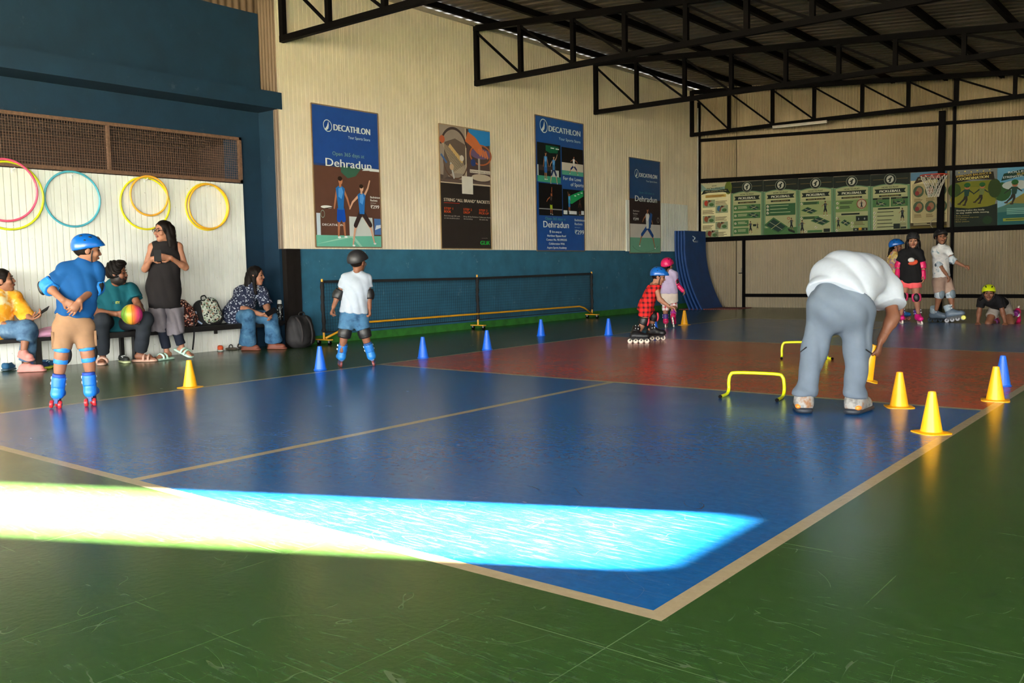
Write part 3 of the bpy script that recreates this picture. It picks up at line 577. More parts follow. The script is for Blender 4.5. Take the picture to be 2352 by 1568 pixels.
for u, v in ((.22, .67), (.55, .67), (.84, .67), (.22, .4), (.55, .4), (.86, .4)): p.ell(u, v, .15, .1, (70, 90, 66)); p.ell(u+.02, v+.01, .08, .06, (150, 110, 80)); p.ell(u-.04, v-.03, .06, .04, (130, 50, 50)); p.lines(u-.12, v-.13, .24, .008, 4, (120, 100, 64))
p.rect(0, 0, 1, .07, (96, 84, 30)); p.rect(0, .07, 1, .13, (60, 48, 26)); p.lines(.08, .11, .5, .01, 2, CRM); p.ring(.72, .1, .17, .02, (150, 140, 120), ry=.16); p.build(t)
def skater(p, u, v, s, top=(28, 66, 56), flip=1):
    A = p.asp(); X = lambda x, y: (u+flip*x*s/A, v+y*s)
    for (kx, ky) in ((-.75, -.85), (-.2, -1.0)): p.limb([X(-.05, .1), X(kx*.5+.1, ky*.45), X(kx, ky)], [.3*s/A, .24*s/A, .16*s/A], (44, 40, 32)); p.ell(*X(kx-.06, ky-.06), .2*s/A, .1*s, (60, 50, 34))
    for (ax, ay) in ((-.95, .15), (.75, .3)): p.limb([X(math.copysign(.2, ax), .75), X(ax, ay)], [.18*s/A, .12*s/A], (40, 54, 40))
    p.poly([X(-.24, 0), X(.22, 0), X(.36, .8), X(-.26, .85)], top); p.ell(*X(.08, 1.1), .3*s/A, .3*s, (176, 112, 76)); p.ell(*X(.08, 1.32), .36*s/A, .3*s, (34, 96, 40)); p.ell(*X(0, 1.12), .05*s/A, .05*s, (30, 20, 16)); p.ell(*X(.18, 1.12), .05*s/A, .05*s, (30, 20, 16))
t, p = fp(2182, 2290, 'dark green poster of two children skating, right of the hoop', (24, 34, 22))
p.poly([(.1, .35), (.95, .3), (1, .8), (.1, .8)], (112, 118, 30)); p.ell(.5, .5, .5, .2, (126, 126, 34)); p.ell(.1, .66, .14, .12, (50, 76, 24)); p.ell(.95, .66, .14, .16, (44, 66, 24)); p.poly([(0, 0), (1, 0), (1, .4), (.8, .36), (.4, .34), (0, .38)], (22, 36, 26)); p.ell(.8, .13, .1, .07, (24, 56, 26))
p.poly([(.05, .77), (.1, .9), (.5, .93), (.92, .94), (.95, .8), (.5, .83)], (34, 30, 16)); p.text('IMPROVES BALANCE &', .14, .875, .036, (206, 176, 80), width=.74, bold=1, slope=.04); p.text('COORDINATION', .16, .822, .044, (224, 206, 120), width=.66, bold=2, slope=.03); skater(p, .36, .55, .14); skater(p, .68, .56, .13, (110, 124, 70))
p.text('Skating trains the body', .14, .3, .026, (214, 208, 180), width=.6, bold=1); p.text('to stay stable while moving.', .14, .258, .026, (214, 208, 180), width=.7, bold=1)
for k, s_ in enumerate(('• Body control', '• Coordination improves', '• Feet & arms', '• Better posture')): p.text(s_, .1, .215-k*.034, .02, (176, 156, 80), width=(.32, .52, .26, .32)[k])
for k in range(6): p.ell(.2+.13*k, .955+.015*(k % 2), .015, None, (180, 160, 60))
p.build(t)
t, p = fp(2291, 2400, 'blue sky roller skating poster cut off at the right edge', (60, 120, 140))
p.rect(0, .6, 1, 1, (96, 160, 196)); p.ell(.1, .6, .2, .16, (40, 84, 40)); p.ell(.4, .7, .3, .08, (190, 200, 196)); p.poly([(0, .3), (.7, .62), (1, .6), (1, .2), (0, .2)], (140, 130, 60)); p.rect(0, 0, 1, .33, (34, 96, 96)); p.poly([(0, .33), (.3, .4), (1, .36), (1, .3), (0, .25)], (70, 120, 110)); p.rect(.12, .1, 1, .15, (150, 160, 60)); p.lines(.2, .3, .6, .014, 4, (130, 180, 170)); p.lines(.18, .12, .5, .014, 1, (60, 80, 30))
p.poly([(.08, .78), (.14, .9), (.5, .95), (1, .98), (1, .84), (.5, .84)], (20, 58, 46)); p.text('ROLLER SKATING', .23, .9, .034, WHT, width=.9, bold=1, slope=.03); p.text('BUILDS', .42, .865, .034, (214, 176, 70), width=.3, bold=1, slope=.03); p.text('STRENGTH & STAMINA', .12, .818, .036, WHT, width=1.05 if False else .86, bold=1, slope=.03); skater(p, .36, .55, .15); skater(p, .8, .5, .12, (30, 50, 60)); p.build(t)
# ------------------------------------------------------------------ smooth solids from distance fields
def nrm(v): v = np.asarray(v, float); return v/(np.linalg.norm(v)+1e-12)
def rc(a, b, ra, rb=None, col=None, k=None, op='u', clip=()): return dict(t='rc', a=np.asarray(a, float), b=np.asarray(b, float), ra=ra, rb=ra if rb is None else rb, col=col, k=k, op=op, clip=clip)
def ec(a, b, ra, rb, ax, flat, col=None, k=None, op='u', clip=()): d = rc(a, b, ra, rb, col, k, op, clip); d.update(t='ec', ax=nrm(ax), flat=flat); return d
def el(c, R, r, col=None, k=None, op='u', clip=()): return dict(t='el', c=np.asarray(c, float), R=[nrm(x) for x in R], r=np.asarray(r, float), col=col, k=k, op=op, clip=clip)
def bounds(p):
    if p['t'] == 'el':
        m = sum(np.abs(p['R'][i])*p['r'][i] for i in range(3)); return p['c']-m, p['c']+m
    R = max(p['ra'], p['rb']); return np.minimum(p['a'], p['b'])-R, np.maximum(p['a'], p['b'])+R
def dist(p, X, Y, Z):
    if p['t'] == 'el':
        x, y, z = X-p['c'][0], Y-p['c'][1], Z-p['c'][2]; k0 = 0; k1 = 0
        for A, r in zip(p['R'], p['r']):
            q = (x*A[0]+y*A[1]+z*A[2]); k0 = k0+(q/r)**2; k1 = k1+(q/(r*r))**2
        k0 = np.sqrt(k0); d = k0*(k0-1)/(np.sqrt(k1)+1e-9)
    else:
        a, b = p['a'], p['b']; ba = b-a; x, y, z = X-a[0], Y-a[1], Z-a[2]
        if p['t'] == 'ec':
            A = p['ax']; f = p['flat']-1; s = x*A[0]+y*A[1]+z*A[2]; x, y, z = x+f*s*A[0], y+f*s*A[1], z+f*s*A[2]; ba = ba+f*np.dot(ba, A)*A
        t = np.clip((x*ba[0]+y*ba[1]+z*ba[2])/(np.dot(ba, ba)+1e-12), 0, 1)
        d = np.sqrt((x-t*ba[0])**2+(y-t*ba[1])**2+(z-t*ba[2])**2)-(p['ra']+(p['rb']-p['ra'])*t)
    for pt, n in p['clip']:
        n = nrm(n); d = np.maximum(d, (X-pt[0])*n[0]+(Y-pt[1])*n[1]+(Z-pt[2])*n[2])
    return d
def sdf(prims, h, k=0.02, fold=0.0, ff=22.0, clip=(), colors=False):
    B = [bounds(p) for p in prims if p['op'] == 'u']; lo = np.min([b[0] for b in B], 0)-3*h; hi = np.max([b[1] for b in B], 0)+3*h
    n = np.ceil((hi-lo)/h).astype(int)+1; D = np.full(n, 0.5, np.float32)
    ax = [(lo[i]+h*np.arange(n[i])).astype(np.float32) for i in range(3)]
    for p in prims:
        kk = k if p['k'] is None else p['k']; b0, b1 = bounds(p); m = kk+2*h
        s = [slice(max(0, int((b0[i]-m-lo[i])/h)), min(n[i], int((b1[i]+m-lo[i])/h)+2)) for i in range(3)]
        if any(q.stop <= q.start for q in s): continue
        X, Y, Z = ax[0][s[0]][:, None, None], ax[1][s[1]][None, :, None], ax[2][s[2]][None, None, :]
        d = dist(p, X, Y, Z).astype(np.float32); blk = D[s[0], s[1], s[2]]
        if p['op'] == 's': d = -d; hh = np.maximum(kk-np.abs(blk-d), 0)/kk; D[s[0], s[1], s[2]] = np.maximum(blk, d)+hh*hh*kk*0.25
        else: hh = np.maximum(kk-np.abs(blk-d), 0)/kk; D[s[0], s[1], s[2]] = np.minimum(blk, d)-hh*hh*kk*0.25
    X, Y, Z = ax[0][:, None, None], ax[1][None, :, None], ax[2][None, None, :]
    if fold:
        X, Y, Z = X-lo[0], Y-lo[1], Z-lo[2]
        a_ = np.sin(ff*(.75*X+.35*Y+.75*Z)+2.1*np.sin(.42*ff*(Y-.6*Z)+.8)); b_ = np.sin(ff*(-.55*X+.8*Y+.85*Z)+1.8*np.sin(.5*ff*X+1.0)+1.2*np.sin(.33*ff*Z))
        D = D+(fold*(.55*(1-2*np.abs(a_))+.55*b_*(.5+.5*np.sin(.31*ff*(X+Z)+2)))).astype(np.float32); X, Y, Z = X+lo[0], Y+lo[1], Z+lo[2]
    for pt, nn in clip: nn = nrm(nn); D = np.maximum(D, ((X-pt[0])*nn[0]+(Y-pt[1])*nn[1]+(Z-pt[2])*nn[2]).astype(np.float32))
    # surface nets
    S = D < 0; c = np.zeros(tuple(n-1), np.int8)
    offs = [(i, j, l) for i in (0, 1) for j in (0, 1) for l in (0, 1)]
    for o in offs: c += S[o[0]:n[0]-1+o[0], o[1]:n[1]-1+o[1], o[2]:n[2]-1+o[2]]
    act = np.argwhere((c > 0) & (c < 8)); idx = np.full(tuple(n-1), -1, np.int32); idx[act[:, 0], act[:, 1], act[:, 2]] = np.arange(len(act))
    val = {o: D[act[:, 0]+o[0], act[:, 1]+o[1], act[:, 2]+o[2]] for o in offs}
    acc = np.zeros((len(act), 3)); cnt = np.zeros(len(act))
    for o in offs:
        for d in range(3):
            if o[d] == 0:
                o2 = list(o); o2[d] = 1; o2 = tuple(o2); a, b = val[o], val[o2]; m = (a < 0) != (b < 0)
                t = np.where(m, a/np.where(m, a-b, 1), 0); q = np.tile(np.array(o, float), (len(act), 1)); q[:, d] = t
                acc[m] += q[m]; cnt[m] += 1
    V = lo+h*(act+acc/cnt[:, None]); F = []
    for d in range(3):
        e, f = (d+1) % 3, (d+2) % 3
        sl0 = [slice(1, n[i]-1) for i in range(3)]; sl1 = list(sl0); sl0[d] = slice(0, n[d]-1); sl1[d] = slice(1, n[d])
        A, Bq = S[tuple(sl0)], S[tuple(sl1)]
        for flip, msk in ((0, A & ~Bq), (1, ~A & Bq)):
            q = np.argwhere(msk); 
            if not len(q): continue
            q = q.copy(); q[:, e] += 1; q[:, f] += 1
            def cell(de, df):
                r = q.copy(); r[:, e] += de; r[:, f] += df; return idx[r[:, 0], r[:, 1], r[:, 2]]
            qd = np.stack([cell(-1, -1), cell(0, -1), cell(0, 0), cell(-1, 0)], 1)
            F.append(qd[:, ::-1] if flip else qd)
    F = np.concatenate(F) if F else np.zeros((0, 4), int)
    if not colors: return V, F
    best = np.full(len(V), 1e9); col = np.zeros((len(V), 4)); col[:, 3] = 1
    for p in prims:
        if p['col'] is None or p['op'] == 's': continue
        d = dist(p, V[:, 0], V[:, 1], V[:, 2])-p.get('bias', 0); m = d < best; best[m] = d[m]; col[m] = p['col']
    return V, F, col
def solid(name, prims, h, mat, parent, k=0.02, fold=0.0, ff=22.0, clip=(), colors=False):
    r = sdf(prims, h, k, fold, ff, clip, colors)
    return link_mesh(name, r[0], r[1], mat, parent, True, cols=r[2] if colors else None)
I3 = [np.array([1., 0, 0]), np.array([0, 1., 0]), np.array([0, 0, 1.])]

Print.tone = 1.0
# ------------------------------------------------------------------ training cones
YEL, CBLUE = M((240, 168, 8), 0.38, 0.06), M((14, 92, 205), 0.32, 0.06)
def cone_mesh(flange):
    n = 28; prof = [(0.0575, 0.006), (0.0560, 0.012), (0.0205, 0.219), (0.0195, 0.2245), (0.0165, 0.2255), (0.0150, 0.222), (0.014, 0.15)]
    m = MB(); V = []; F = []; m.lathe(prof, n)
    m.f = [f for f in m.f if len(f) == 4]
    r0 = 0.086 if flange else 0.062; ring = []
    def sq(r, a, z): k = (abs(math.cos(a))**5+abs(math.sin(a))**5)**(-1/5) if flange else 1; return (r*k*math.cos(a), r*k*math.sin(a), z)
    for r, z in ((r0, 0.0), (r0, 0.004), (0.064, 0.008)): ring += [sq(r, 2*math.pi*i/n, z) if r == r0 else (r*math.cos(2*math.pi*i/n), r*math.sin(2*math.pi*i/n), z) for i in range(n)]
    ring += [(0.0575*math.cos(2*math.pi*i/n), 0.0575*math.sin(2*math.pi*i/n), 0.009) for i in range(n)]
    m.add(ring, [(j*n+i, j*n+(i+1) % n, (j+1)*n+(i+1) % n, (j+1)*n+i) for j in range(3) for i in range(n)]+[tuple(range(n))[::-1]])
    return m
def make_cone(kind, px, py, rz, label, pos=None):
    o = CONE0.get(kind); P = flo(px, py) if pos is None else np.array(pos); P[2] = 0
    if o is None:
        o = cone_mesh(kind == 'y').build('training_cone', YEL if kind == 'y' else CBLUE, origin=(0, 0, 0), autosm=35); CONE0[kind] = o
    else: o = o.copy(); COL.objects.link(o)
    o.location = Vector(P); o.rotation_euler = (0, 0, rz); return tag(o, label, 'cone', 'small plastic training cones on the floor')
CONE0 = {}
make_cone('y', 437, 889, 0.3, 'yellow training cone by the sideline near the boy in blue')
make_cone('y', 2065, 934, 0.5, 'yellow training cone just right of the bending man')
make_cone('y', 2139, 993, 0.9, 'yellow training cone closest to the viewer')
make_cone('y', 2286, 919, 0.2, 'yellow training cone standing on the right sideline before a blue one')
make_cone('y', 1572, 746, 0.1, 'yellow training cone at the far end of the left sideline')
make_cone('b', 736, 849, 0, 'blue training cone left of the boy in white, closest blue one')
make_cone('b', 972, 822, 0, 'blue training cone just right of the boy in white')
make_cone('b', 1119, 803, 0, 'blue training cone below the middle net post')
make_cone('b', 1243, 771, 0, 'blue training cone standing closest to the net')
make_cone('b', 1398, 769, 0, 'blue training cone left of the girl in red plaid')
make_cone('b', 1503, 757, 0, 'blue training cone hidden behind the girl in red plaid')
make_cone('b', 2302, 886, 0, 'blue training cone behind a yellow one on the right')

# ------------------------------------------------------------------ step hurdles
LIME = M((206, 214, 18), 0.35, 0.06)
def smooth_path(P, n=6):
    P = [np.asarray(p, float) for p in P]; out = []
    for i in range(len(P)-1):
        p0, p1, p2, p3 = P[max(i-1, 0)], P[i], P[i+1], P[min(i+2, len(P)-1)]
        for j in range(n):
            t = j/n; out.append(0.5*((2*p1)+(-p0+p2)*t+(2*p0-5*p1+4*p2-p3)*t*t+(-p0+3*p1-3*p2+p3)*t**3))
    return out+[P[-1]]
def hurdle(e1, h1, h2, e2, z, label, r=0.0115):
    e1, h1, h2, e2 = [np.array([q[0], q[1], r]) for q in (e1, h1, h2, e2)]; u = np.array([0, 0, 1.0]); d = nrm(h2-h1)
    P = [e1, e1+(h1-e1)*.75, h1+u*.03, h1+u*(z*.55), h1+u*(z*.88)+d*.012, h1+u*z+d*.06, h2+u*z-d*.06, h2+u*(z*.88)-d*.012, h2+u*(z*.55), h2+u*.03, e2+(h2-e2)*.75, e2]
    t = thing('step_hurdle', label, 'hurdle', ((h1+h2)/2)*np.array([1, 1, 0]), 'low yellow step hurdles on the court')
    MB().tube(smooth_path(P), r, 10).build('tube', LIME, t, True)
    for e, hh in ((e1, h1), (e2, h2)): MB().cyl(e+nrm(e-hh)*.012, e-nrm(e-hh)*.002, r*1.08, 10).build('end_cap', BLACKST, t)
hurdle(flo(1655, 914), flo(1674, 906), flo(1801, 912), flo(1785, 922), 0.15, 'yellow step hurdle left of the bending man, in full view')
a = flo(1911, 826); hurdle(a, a+np.array([-.07, .05, 0]), a+np.array([-.45, -.12, 0]), a+np.array([-.42, -.2, 0]), 0.15, 'yellow step hurdle in the red zone behind the man, only one foot showing')
a = flo(1910, 757); hurdle(a+np.array([-.1, -.06, 0]), a, a+np.array([.4, .12, 0]), a+np.array([.45, .05, 0]), 0.15, 'yellow step hurdle far off, seen between the man\'s legs')

# ------------------------------------------------------------------ hula hoops on hooks
def hoop(y, z, r, rgb, label, off=0.0, ry=None):
    n = 48; c = np.array([XB+0.022+off, y, z]); P = [c+np.array([0.012*math.sin(2*math.pi*i/n*1+1), r*math.cos(2*math.pi*i/n), (ry or r)*math.sin(2*math.pi*i/n)]) for i in range(n)]
    m = MB().tube(P, 0.0115, 8, closed=True)
    tag(m.build('hula_hoop', M(rgb, 0.35, 0.15), None, True, origin=(c[0], c[1], c[2]-r)), label, 'hula hoop', 'hula hoops hanging on the white panelling')
hz = [(168, 457), (335, 467), (341, 453), (476, 475)]
def bayp(px, py, off=0.03): return hit(px, py, 0, XB+off)
c = bayp(20, 449); hoop(c[1]+.0, c[2], .335, (206, 214, 30), 'lime green hula hoop at the left edge with a pink one inside')
c = bayp(5, 441); hoop(c[1]+.02, c[2]+.02, .305*1.0, (222, 84, 116), 'pink hula hoop hanging inside the lime one', .026)
c = bayp(168, 457); hoop(c[1], c[2], .287, (72, 158, 178), 'teal blue hula hoop hanging alone')
c = bayp(335, 467); hoop(c[1], c[2], .288, (226, 214, 30), 'yellow hula hoop behind the standing woman, with an orange one inside')
c = bayp(341, 453); hoop(c[1], c[2]+.015, .218, (238, 170, 52), 'small orange hula hoop inside a yellow one', .026)
c = bayp(476, 475); hoop(c[1], c[2], .272, (236, 206, 34), 'yellow hula hoop on the right, doubled with an orange one'); hoop(c[1]+.012, c[2]+.004, .262, (240, 176, 40), 'orange hula hoop lying over the rightmost yellow one', .026)
for k, (px, py, nm) in enumerate(((163, 405, 'teal hoop'), (333, 415, 'yellow and orange hoops'), (474, 430, 'rightmost hoops'), (28, 392, 'lime hoop'))):
    q = bayp(px, py, 0); tag(MB().box((XB, q[1]-.012, q[2]-.02), (XB+.008, q[1]+.012, q[2]+.02)).bar((XB+.006, q[1], q[2]+.012), (XB+.06, q[1], q[2]+.016), .008, .008).bar((XB+.057, q[1], q[2]+.012), (XB+.057, q[1], q[2]+.03), .007, .007).build('wall_hook', M((235, 235, 230), 0.4), None, origin=(XB, q[1], q[2])), 'small white hook holding the '+nm, 'hook', 'white hooks on the panelling')

# ------------------------------------------------------------------ portable badminton net
NETY = M((222, 158, 30), 0.4, 0.1); BLKF = M((16, 15, 17), 0.85, 0.2)
XN = -7.89; NP = [(XN, 5.40), (XN, 8.41), (XN, 11.56)]; ZT = 0.82
nt = thing('badminton_net', 'low portable net with yellow posts and black sleeves along the blue wall', 'net', (XN, 8.41, 0))
for i, (x, y) in enumerate(NP):
    MB().cyl((x, y, .07), (x, y, .84), .014, 12).build('post', NETY, nt, autosm=40)
    sv_ = smooth_path([(x, y, .16), (x+.004, y+.004, .3), (x, y-.003, .5), (x-.003, y+.003, .65), (x, y, ZT-.015)], 4); MB().tube(sv_, [.024+.005*math.sin(j*1.9) for j in range(len(sv_))], 10).build('post_sleeve', BLKF, nt, True)
    ba = MB().box((x-.13, y-.03, .062), (x+.14, y+.03, .075)).build('base_plate', NETY, nt)
    for dx in (-.1, .11):
        MB().cyl((x+dx, y-.012, .028), (x+dx, y+.012, .028), .028, 14).build('caster', BLACKST, ba, autosm=40); MB().box((x+dx-.012, y-.016, .03), (x+dx+.012, y+.016, .064)).build('caster_fork', M((120, 120, 120), .4), ba)
MB().tube([(XN+.01, 5.42, .085), (XN+.01, 5.62, .15), (XN+.01, 5.8, .225), (XN+.01, 6.0, .25), (XN+.01, 11.15, .235), (XN+.01, 11.3, .2), (XN+.01, 11.54, .085)], .0145, 10).build('bottom_bar', NETY, nt, True)
MB().bar((XN, 5.4, ZT-.015), (XN, 8.41, ZT-.035), .012, .035).bar((XN, 8.41, ZT-.035), (XN, 11.56, ZT-.015), .012, .035).build('top_tape', BLKF, nt)
MB().bar((XN, 5.4, .16), (XN, 11.56, .15), .006, .012).build('bottom_tape', BLKF, nt)
nm = MB(); yy = 5.43
while yy < 11.55: nm.bar((XN, yy, .155), (XN, yy, ZT-.03), .0022, .0022, up=(0, 1, 0)); yy += .042
zz = .19
while zz < ZT-.04: nm.bar((XN+.001, 5.4, zz), (XN+.001, 11.56, zz), .0022, .0022); zz += .042
tag(nm.build('net_mesh', BLKF, nt), None, None, None, 'stuff')

# ------------------------------------------------------------------ crash mats in the corner
MATB = plain('blue_vinyl', (12, 56, 112), .6, .15, 5, bump=.15, bscale=90)
def mat_curve(k):
    zz = np.linspace(0, 1.64, 15); return [(-7.83-.052*k+.40*max(0, (1-z/1.35))**2.0*(1-.06*k), z) for z in zz]
lm = ['blue foam mat in front of the leaning stack, with a white mark', 'second blue foam mat from the front of the leaning stack', 'third blue foam mat from the front of the leaning stack', 'rearmost blue foam mat of the leaning stack, against the wall']
for k in range(4):
    C = mat_curve(k); th = .044; ya, yb = 14.98-.03*k, 15.94-.02*k; V = []; F = []
    for x, z in C:
        for (dx, y) in ((0, ya+.01), (0, yb-.01), (-.01, yb), (-th+.01, yb), (-th, yb-.01), (-th, ya+.01), (-th+.01, ya), (-.01, ya)): V.append((x+dx, y, z))
    n = len(C)
    for i in range(n-1):
        for j in range(8): F.append((i*8+j, i*8+(j+1) % 8, (i+1)*8+(j+1) % 8, (i+1)*8+j))
    F += [tuple(range(8))[::-1], tuple((n-1)*8+j for j in range(8))]
    t = thing('crash_mat', lm[k], 'mat', (C[0][0], 15.45, 0), 'blue foam mats leaning in the corner'); link_mesh('foam_pad', V, F, MATB, t, autosm=30)
    if k == 0:
        x0 = C[13][0]+.003; lo_ = MB()
        for (y0, z0, y1, z1) in ((15.32, 1.53, 15.42, 1.50), (15.42, 1.50, 15.40, 1.465), (15.40, 1.465, 15.33, 1.455), (15.33, 1.455, 15.35, 1.42)): lo_.bar((x0, y0, z0), (x0+.004, y1, z1), .006, .02, up=(1, 0, 0))
        lo_.build('printed_mark', M((225, 228, 230), .5), t); pr = Print((x0, 15.36, 1.395), (0, .2, 0), (0, 0, .05), (1, 0, 0)); pr.text('PERFECT', 0, .1, .7, (225, 228, 230), width=1.0, bold=1); pr.build(t, 'printed_lettering')
# interlocking foam tiles under the mats
REDT = M((122, 56, 52), .8, .2)
pts = []; A0 = np.array([-7.62, 14.80, 0]); B0 = FP+FD*1.38-FN*.10; 
tb = thing('foam_floor_tile', 'thin dark red foam tiling on the floor below the crash mats', 'floor mat', (-7.3, 15.3, 0)); mm = MB()
e0, e1 = np.array([-7.9, 14.84, 0]), np.array([-6.78, 15.30, 0]); dd = nrm(e1-e0); nn2 = np.array([-dd[1], dd[0], 0]); L = np.linalg.norm(e1-e0); P = []; N_ = 26
for i in range(N_):
    a = L*i/N_; b = L*(i+.5)/N_; P += [e0+dd*a, e0+dd*(a+.012)-nn2*.018, e0+dd*(b-.004)-nn2*.018, e0+dd*(b+.008)]
P += [e1, np.array([-6.78, 15.95, 0]), np.array([-7.95, 15.9, 0])]
mm.prism(P, (0, 0, .012)).build('tile', REDT, tb)

# ------------------------------------------------------------------ door latch, basketball hoop, tube light, hanging wires
q = farw(1704, 627, .05); tl = thing('door_latch', 'small black slide bolt on the metal door beside the post', 'latch', q)
MB().bar(q-FD*.07, q+FD*.07, .018, .018, up=FN).build('bolt', BLACKST, tl); MB().obox(q+np.array([0, 0, .06])-FD*.0, FD*.012, FN*.02, (0, 0, .05)).build('hasp', M((120, 112, 96), .4), tl)
V, F = corrugated(FP+FD*.10-FN*.024, FD, -FN, .74, .03, 1.46); tag(link_mesh('door_1', V, F, STEEL, autosm=70), 'corrugated metal door leaf beside the crash mats', None, None, 'structure')
cp = farw(2160, 500, .16); tag(MB().obox((cp[0], cp[1], 1.85), FD*.055, FN*.055, (0, 0, 1.85)).build('column_far', BLACKST), 'black steel column carrying the basketball hoop', None, None, 'structure')
hc = hitpl(2145, 402, cp-FN*.36, FN); bh = thing('basketball_hoop', 'red basketball ring with a white cord net on the black column', 'basketball hoop', hc)
R0 = .232; MB().tube([hc+R0*(math.cos(2*math.pi*i/32)*FD+math.sin(2*math.pi*i/32)*FN) for i in range(32)], .010, 8, closed=True).build('rim', M((196, 58, 34), .45, .15), bh, True)
MB().obox(hc+FN*(R0+.03)-np.array([0, 0, .01]), FD*.08, FN*.055, (0, 0, .03)).build('bracket', M((120, 36, 24), .5), bh)
cords = MB(); nc = 12
def npt(i, lev): rr = (R0, .185, .135, .105, .09)[lev]; zz_ = (0, -.11, -.22, -.33, -.40)[lev]; a = 2*math.pi*(i+.5*(lev % 2))/nc; return hc+rr*(math.cos(a)*FD+math.sin(a)*FN)+np.array([0, 0, zz_])
for lev in range(4):
    for i in range(nc):
        cords.tube([npt(i, lev), npt(i, lev+1)], .0042, 5, caps=False); cords.tube([npt(i, lev), npt(i-1 if lev % 2 == 0 else i+1, lev+1)], .0042, 5, caps=False)
tag(cords.build('cord_net', M((214, 206, 190), .8), bh), None, None, None, 'stuff')
a, b = hit(1775, 291, 1, 15.62), hit(1899, 278, 1, 15.62); tt = thing('tube_light', 'unlit white tube light under the far truss', 'tube light', (a+b)/2)
MB().bar(a, b, .045, .03).build('housing', M((190, 180, 168), .5), tt); MB().cyl(a-np.array([0, 0, .024]), b-np.array([0, 0, .024]), .013, 12).build('tube', M((226, 220, 208), .3), tt)
for px, y0_, y1_ in ((1935, 240, 285), (2003, 225, 262), (2253, 200, 226), (2295, 190, 222)):
    a = hit(px, y0_, 1, 15.70); b = np.array([a[0], a[1], hit(px, y1_, 1, 15.70)[2]]); a[2] = 3.70
    tag(MB().cyl(a, b, .003, 5).build('hanging_wire', M((90, 84, 76), .6), origin=b), 'thin loose wire hanging from the far truss, '+{1935: 'leftmost, above the tube light', 2003: 'just right of the tube light', 2253: 'second from the right edge', 2295: 'nearest the right edge'}[px], 'wire', 'loose wires under the far truss')
dp = farw(1603, 400, .07); tag(MB().cyl((dp[0], dp[1], .0), (dp[0], dp[1], 4.3), .02, 10).build('drain_pipe', M((150, 146, 138), .5)), 'thin grey pipe running down the far corner', 'pipe')

# ------------------------------------------------------------------ bench and what stands on and under it
bz = .335; be = thing('bench', 'long low black bench along the white panelling', 'bench', (XB+.2, 2.7, 0)); BENB = M((20, 18, 18), .45, .2)
MB().box((XB+.03, .4, bz-.035), (XB+.41, 4.93, bz)).build('seat', BENB, be)
for y in (.9, 1.95, 2.98, 4.72):
    MB().box((XB+.33, y-.03, 0), (XB+.39, y+.03, bz-.035)).build('leg', BENB, be); MB().box((XB+.04, y-.02, .0), (XB+.08, y+.02, bz-.035)).build('leg', BENB, be)
MB().box((XB+.35, 3.95, bz-.10), (XB+.38, 3.98, bz-.03)).build('bracket', BENB, be)
MB().box((XB+.37, 2.2, bz-.06), (XB+.40, 4.9, bz-.03)).build('apron', BENB, be)

def spotty(name, bg, spots, scale, thr=.28, rough=.8):
    m = NT(name, rough, .3); d = m.voro(scale); c = m.voro(scale, out='Color')
    m.color(m.mix(m.math('LESS_THAN', d, thr), srgb(*bg), m.mix(.0, srgb(*spots[0]), srgb(*spots[0])) if len(spots) == 1 else m.ramp(c, [(i/len(spots), srgb(*s_)) for i, s_ in enumerate(spots)], 'CONSTANT'))); return m.m
DOTM = spotty('maroon_dotted_cloth', (52, 20, 18), [(226, 160, 130), (220, 190, 176), (170, 90, 70)], 38, .42)
PATM = spotty('printed_backpack_cloth', (176, 184, 168), [(40, 44, 40), (120, 140, 112), (206, 210, 196), (150, 110, 90), (24, 26, 26), (190, 194, 180)], 48, .62)
def bagp(px, py, x=-8.22): return hit(px, py, 0, x)
# maroon dotted bag
c0 = bagp(424, 716); t = thing('tote_bag', 'maroon bag with pale dots on the bench behind the standing woman', 'bag', (c0[0], c0[1], bz))
solid('bag_body', [el((c0[0], c0[1]-.02, bz+.13), I3, (.10, .13, .155)), el((c0[0]+.01, c0[1]+.03, bz+.08), I3, (.11, .11, .10)), el((c0[0], c0[1]-.05, bz+.26), I3, (.06, .06, .05))], .012, DOTM, t, .05, .008, 30, clip=[((0, 0, bz+.001), (0, 0, -1))])
MB().tube(smooth_path([(c0[0]+.09, c0[1]+.06, bz+.15), (c0[0]+.15, c0[1]+.02, bz+.05), (c0[0]+.17, c0[1]-.0, bz-.10), (c0[0]+.16, c0[1]-.02, bz-.26)]), .009, 6).build('strap', BLKF, t, True)
# printed backpack leaning
c0 = bagp(487, 742); U_ = nrm((-.10, -.22, 1)); Y_ = nrm(np.cross(U_, (1, 0, 0))); Xf = np.cross(Y_, U_); b0 = np.array([c0[0]-.02, c0[1], bz])
t = thing('backpack', 'upright black backpack with a pale printed front on the bench', 'backpack', b0)
solid('pack_body', [rc(b0+U_*.12-Y_*.07, b0+U_*.22-Y_*.06, .10, .095), rc(b0+U_*.12+Y_*.07, b0+U_*.22+Y_*.06, .10, .095), rc(b0+U_*.06-Y_*.08, b0+U_*.06+Y_*.08, .09)], .011, BLKF, t, .04, clip=[((0, 0, bz+.001), (0, 0, -1))])
solid('printed_front', [ec(b0+U_*.10+Xf*.075-Y_*.045, b0+U_*.24+Xf*.07-Y_*.035, .085, .075, Xf, 2.2), ec(b0+U_*.10+Xf*.075+Y_*.045, b0+U_*.24+Xf*.07+Y_*.035, .085, .075, Xf, 2.2)], .010, PATM, t, .03, clip=[((0, 0, bz+.001), (0, 0, -1))])
MB().tube(smooth_path([b0+U_*.30-Y_*.03, b0+U_*.345-Y_*.02, b0+U_*.345+Y_*.03, b0+U_*.30+Y_*.04]), .008, 6).build('handle', BLKF, t, True)
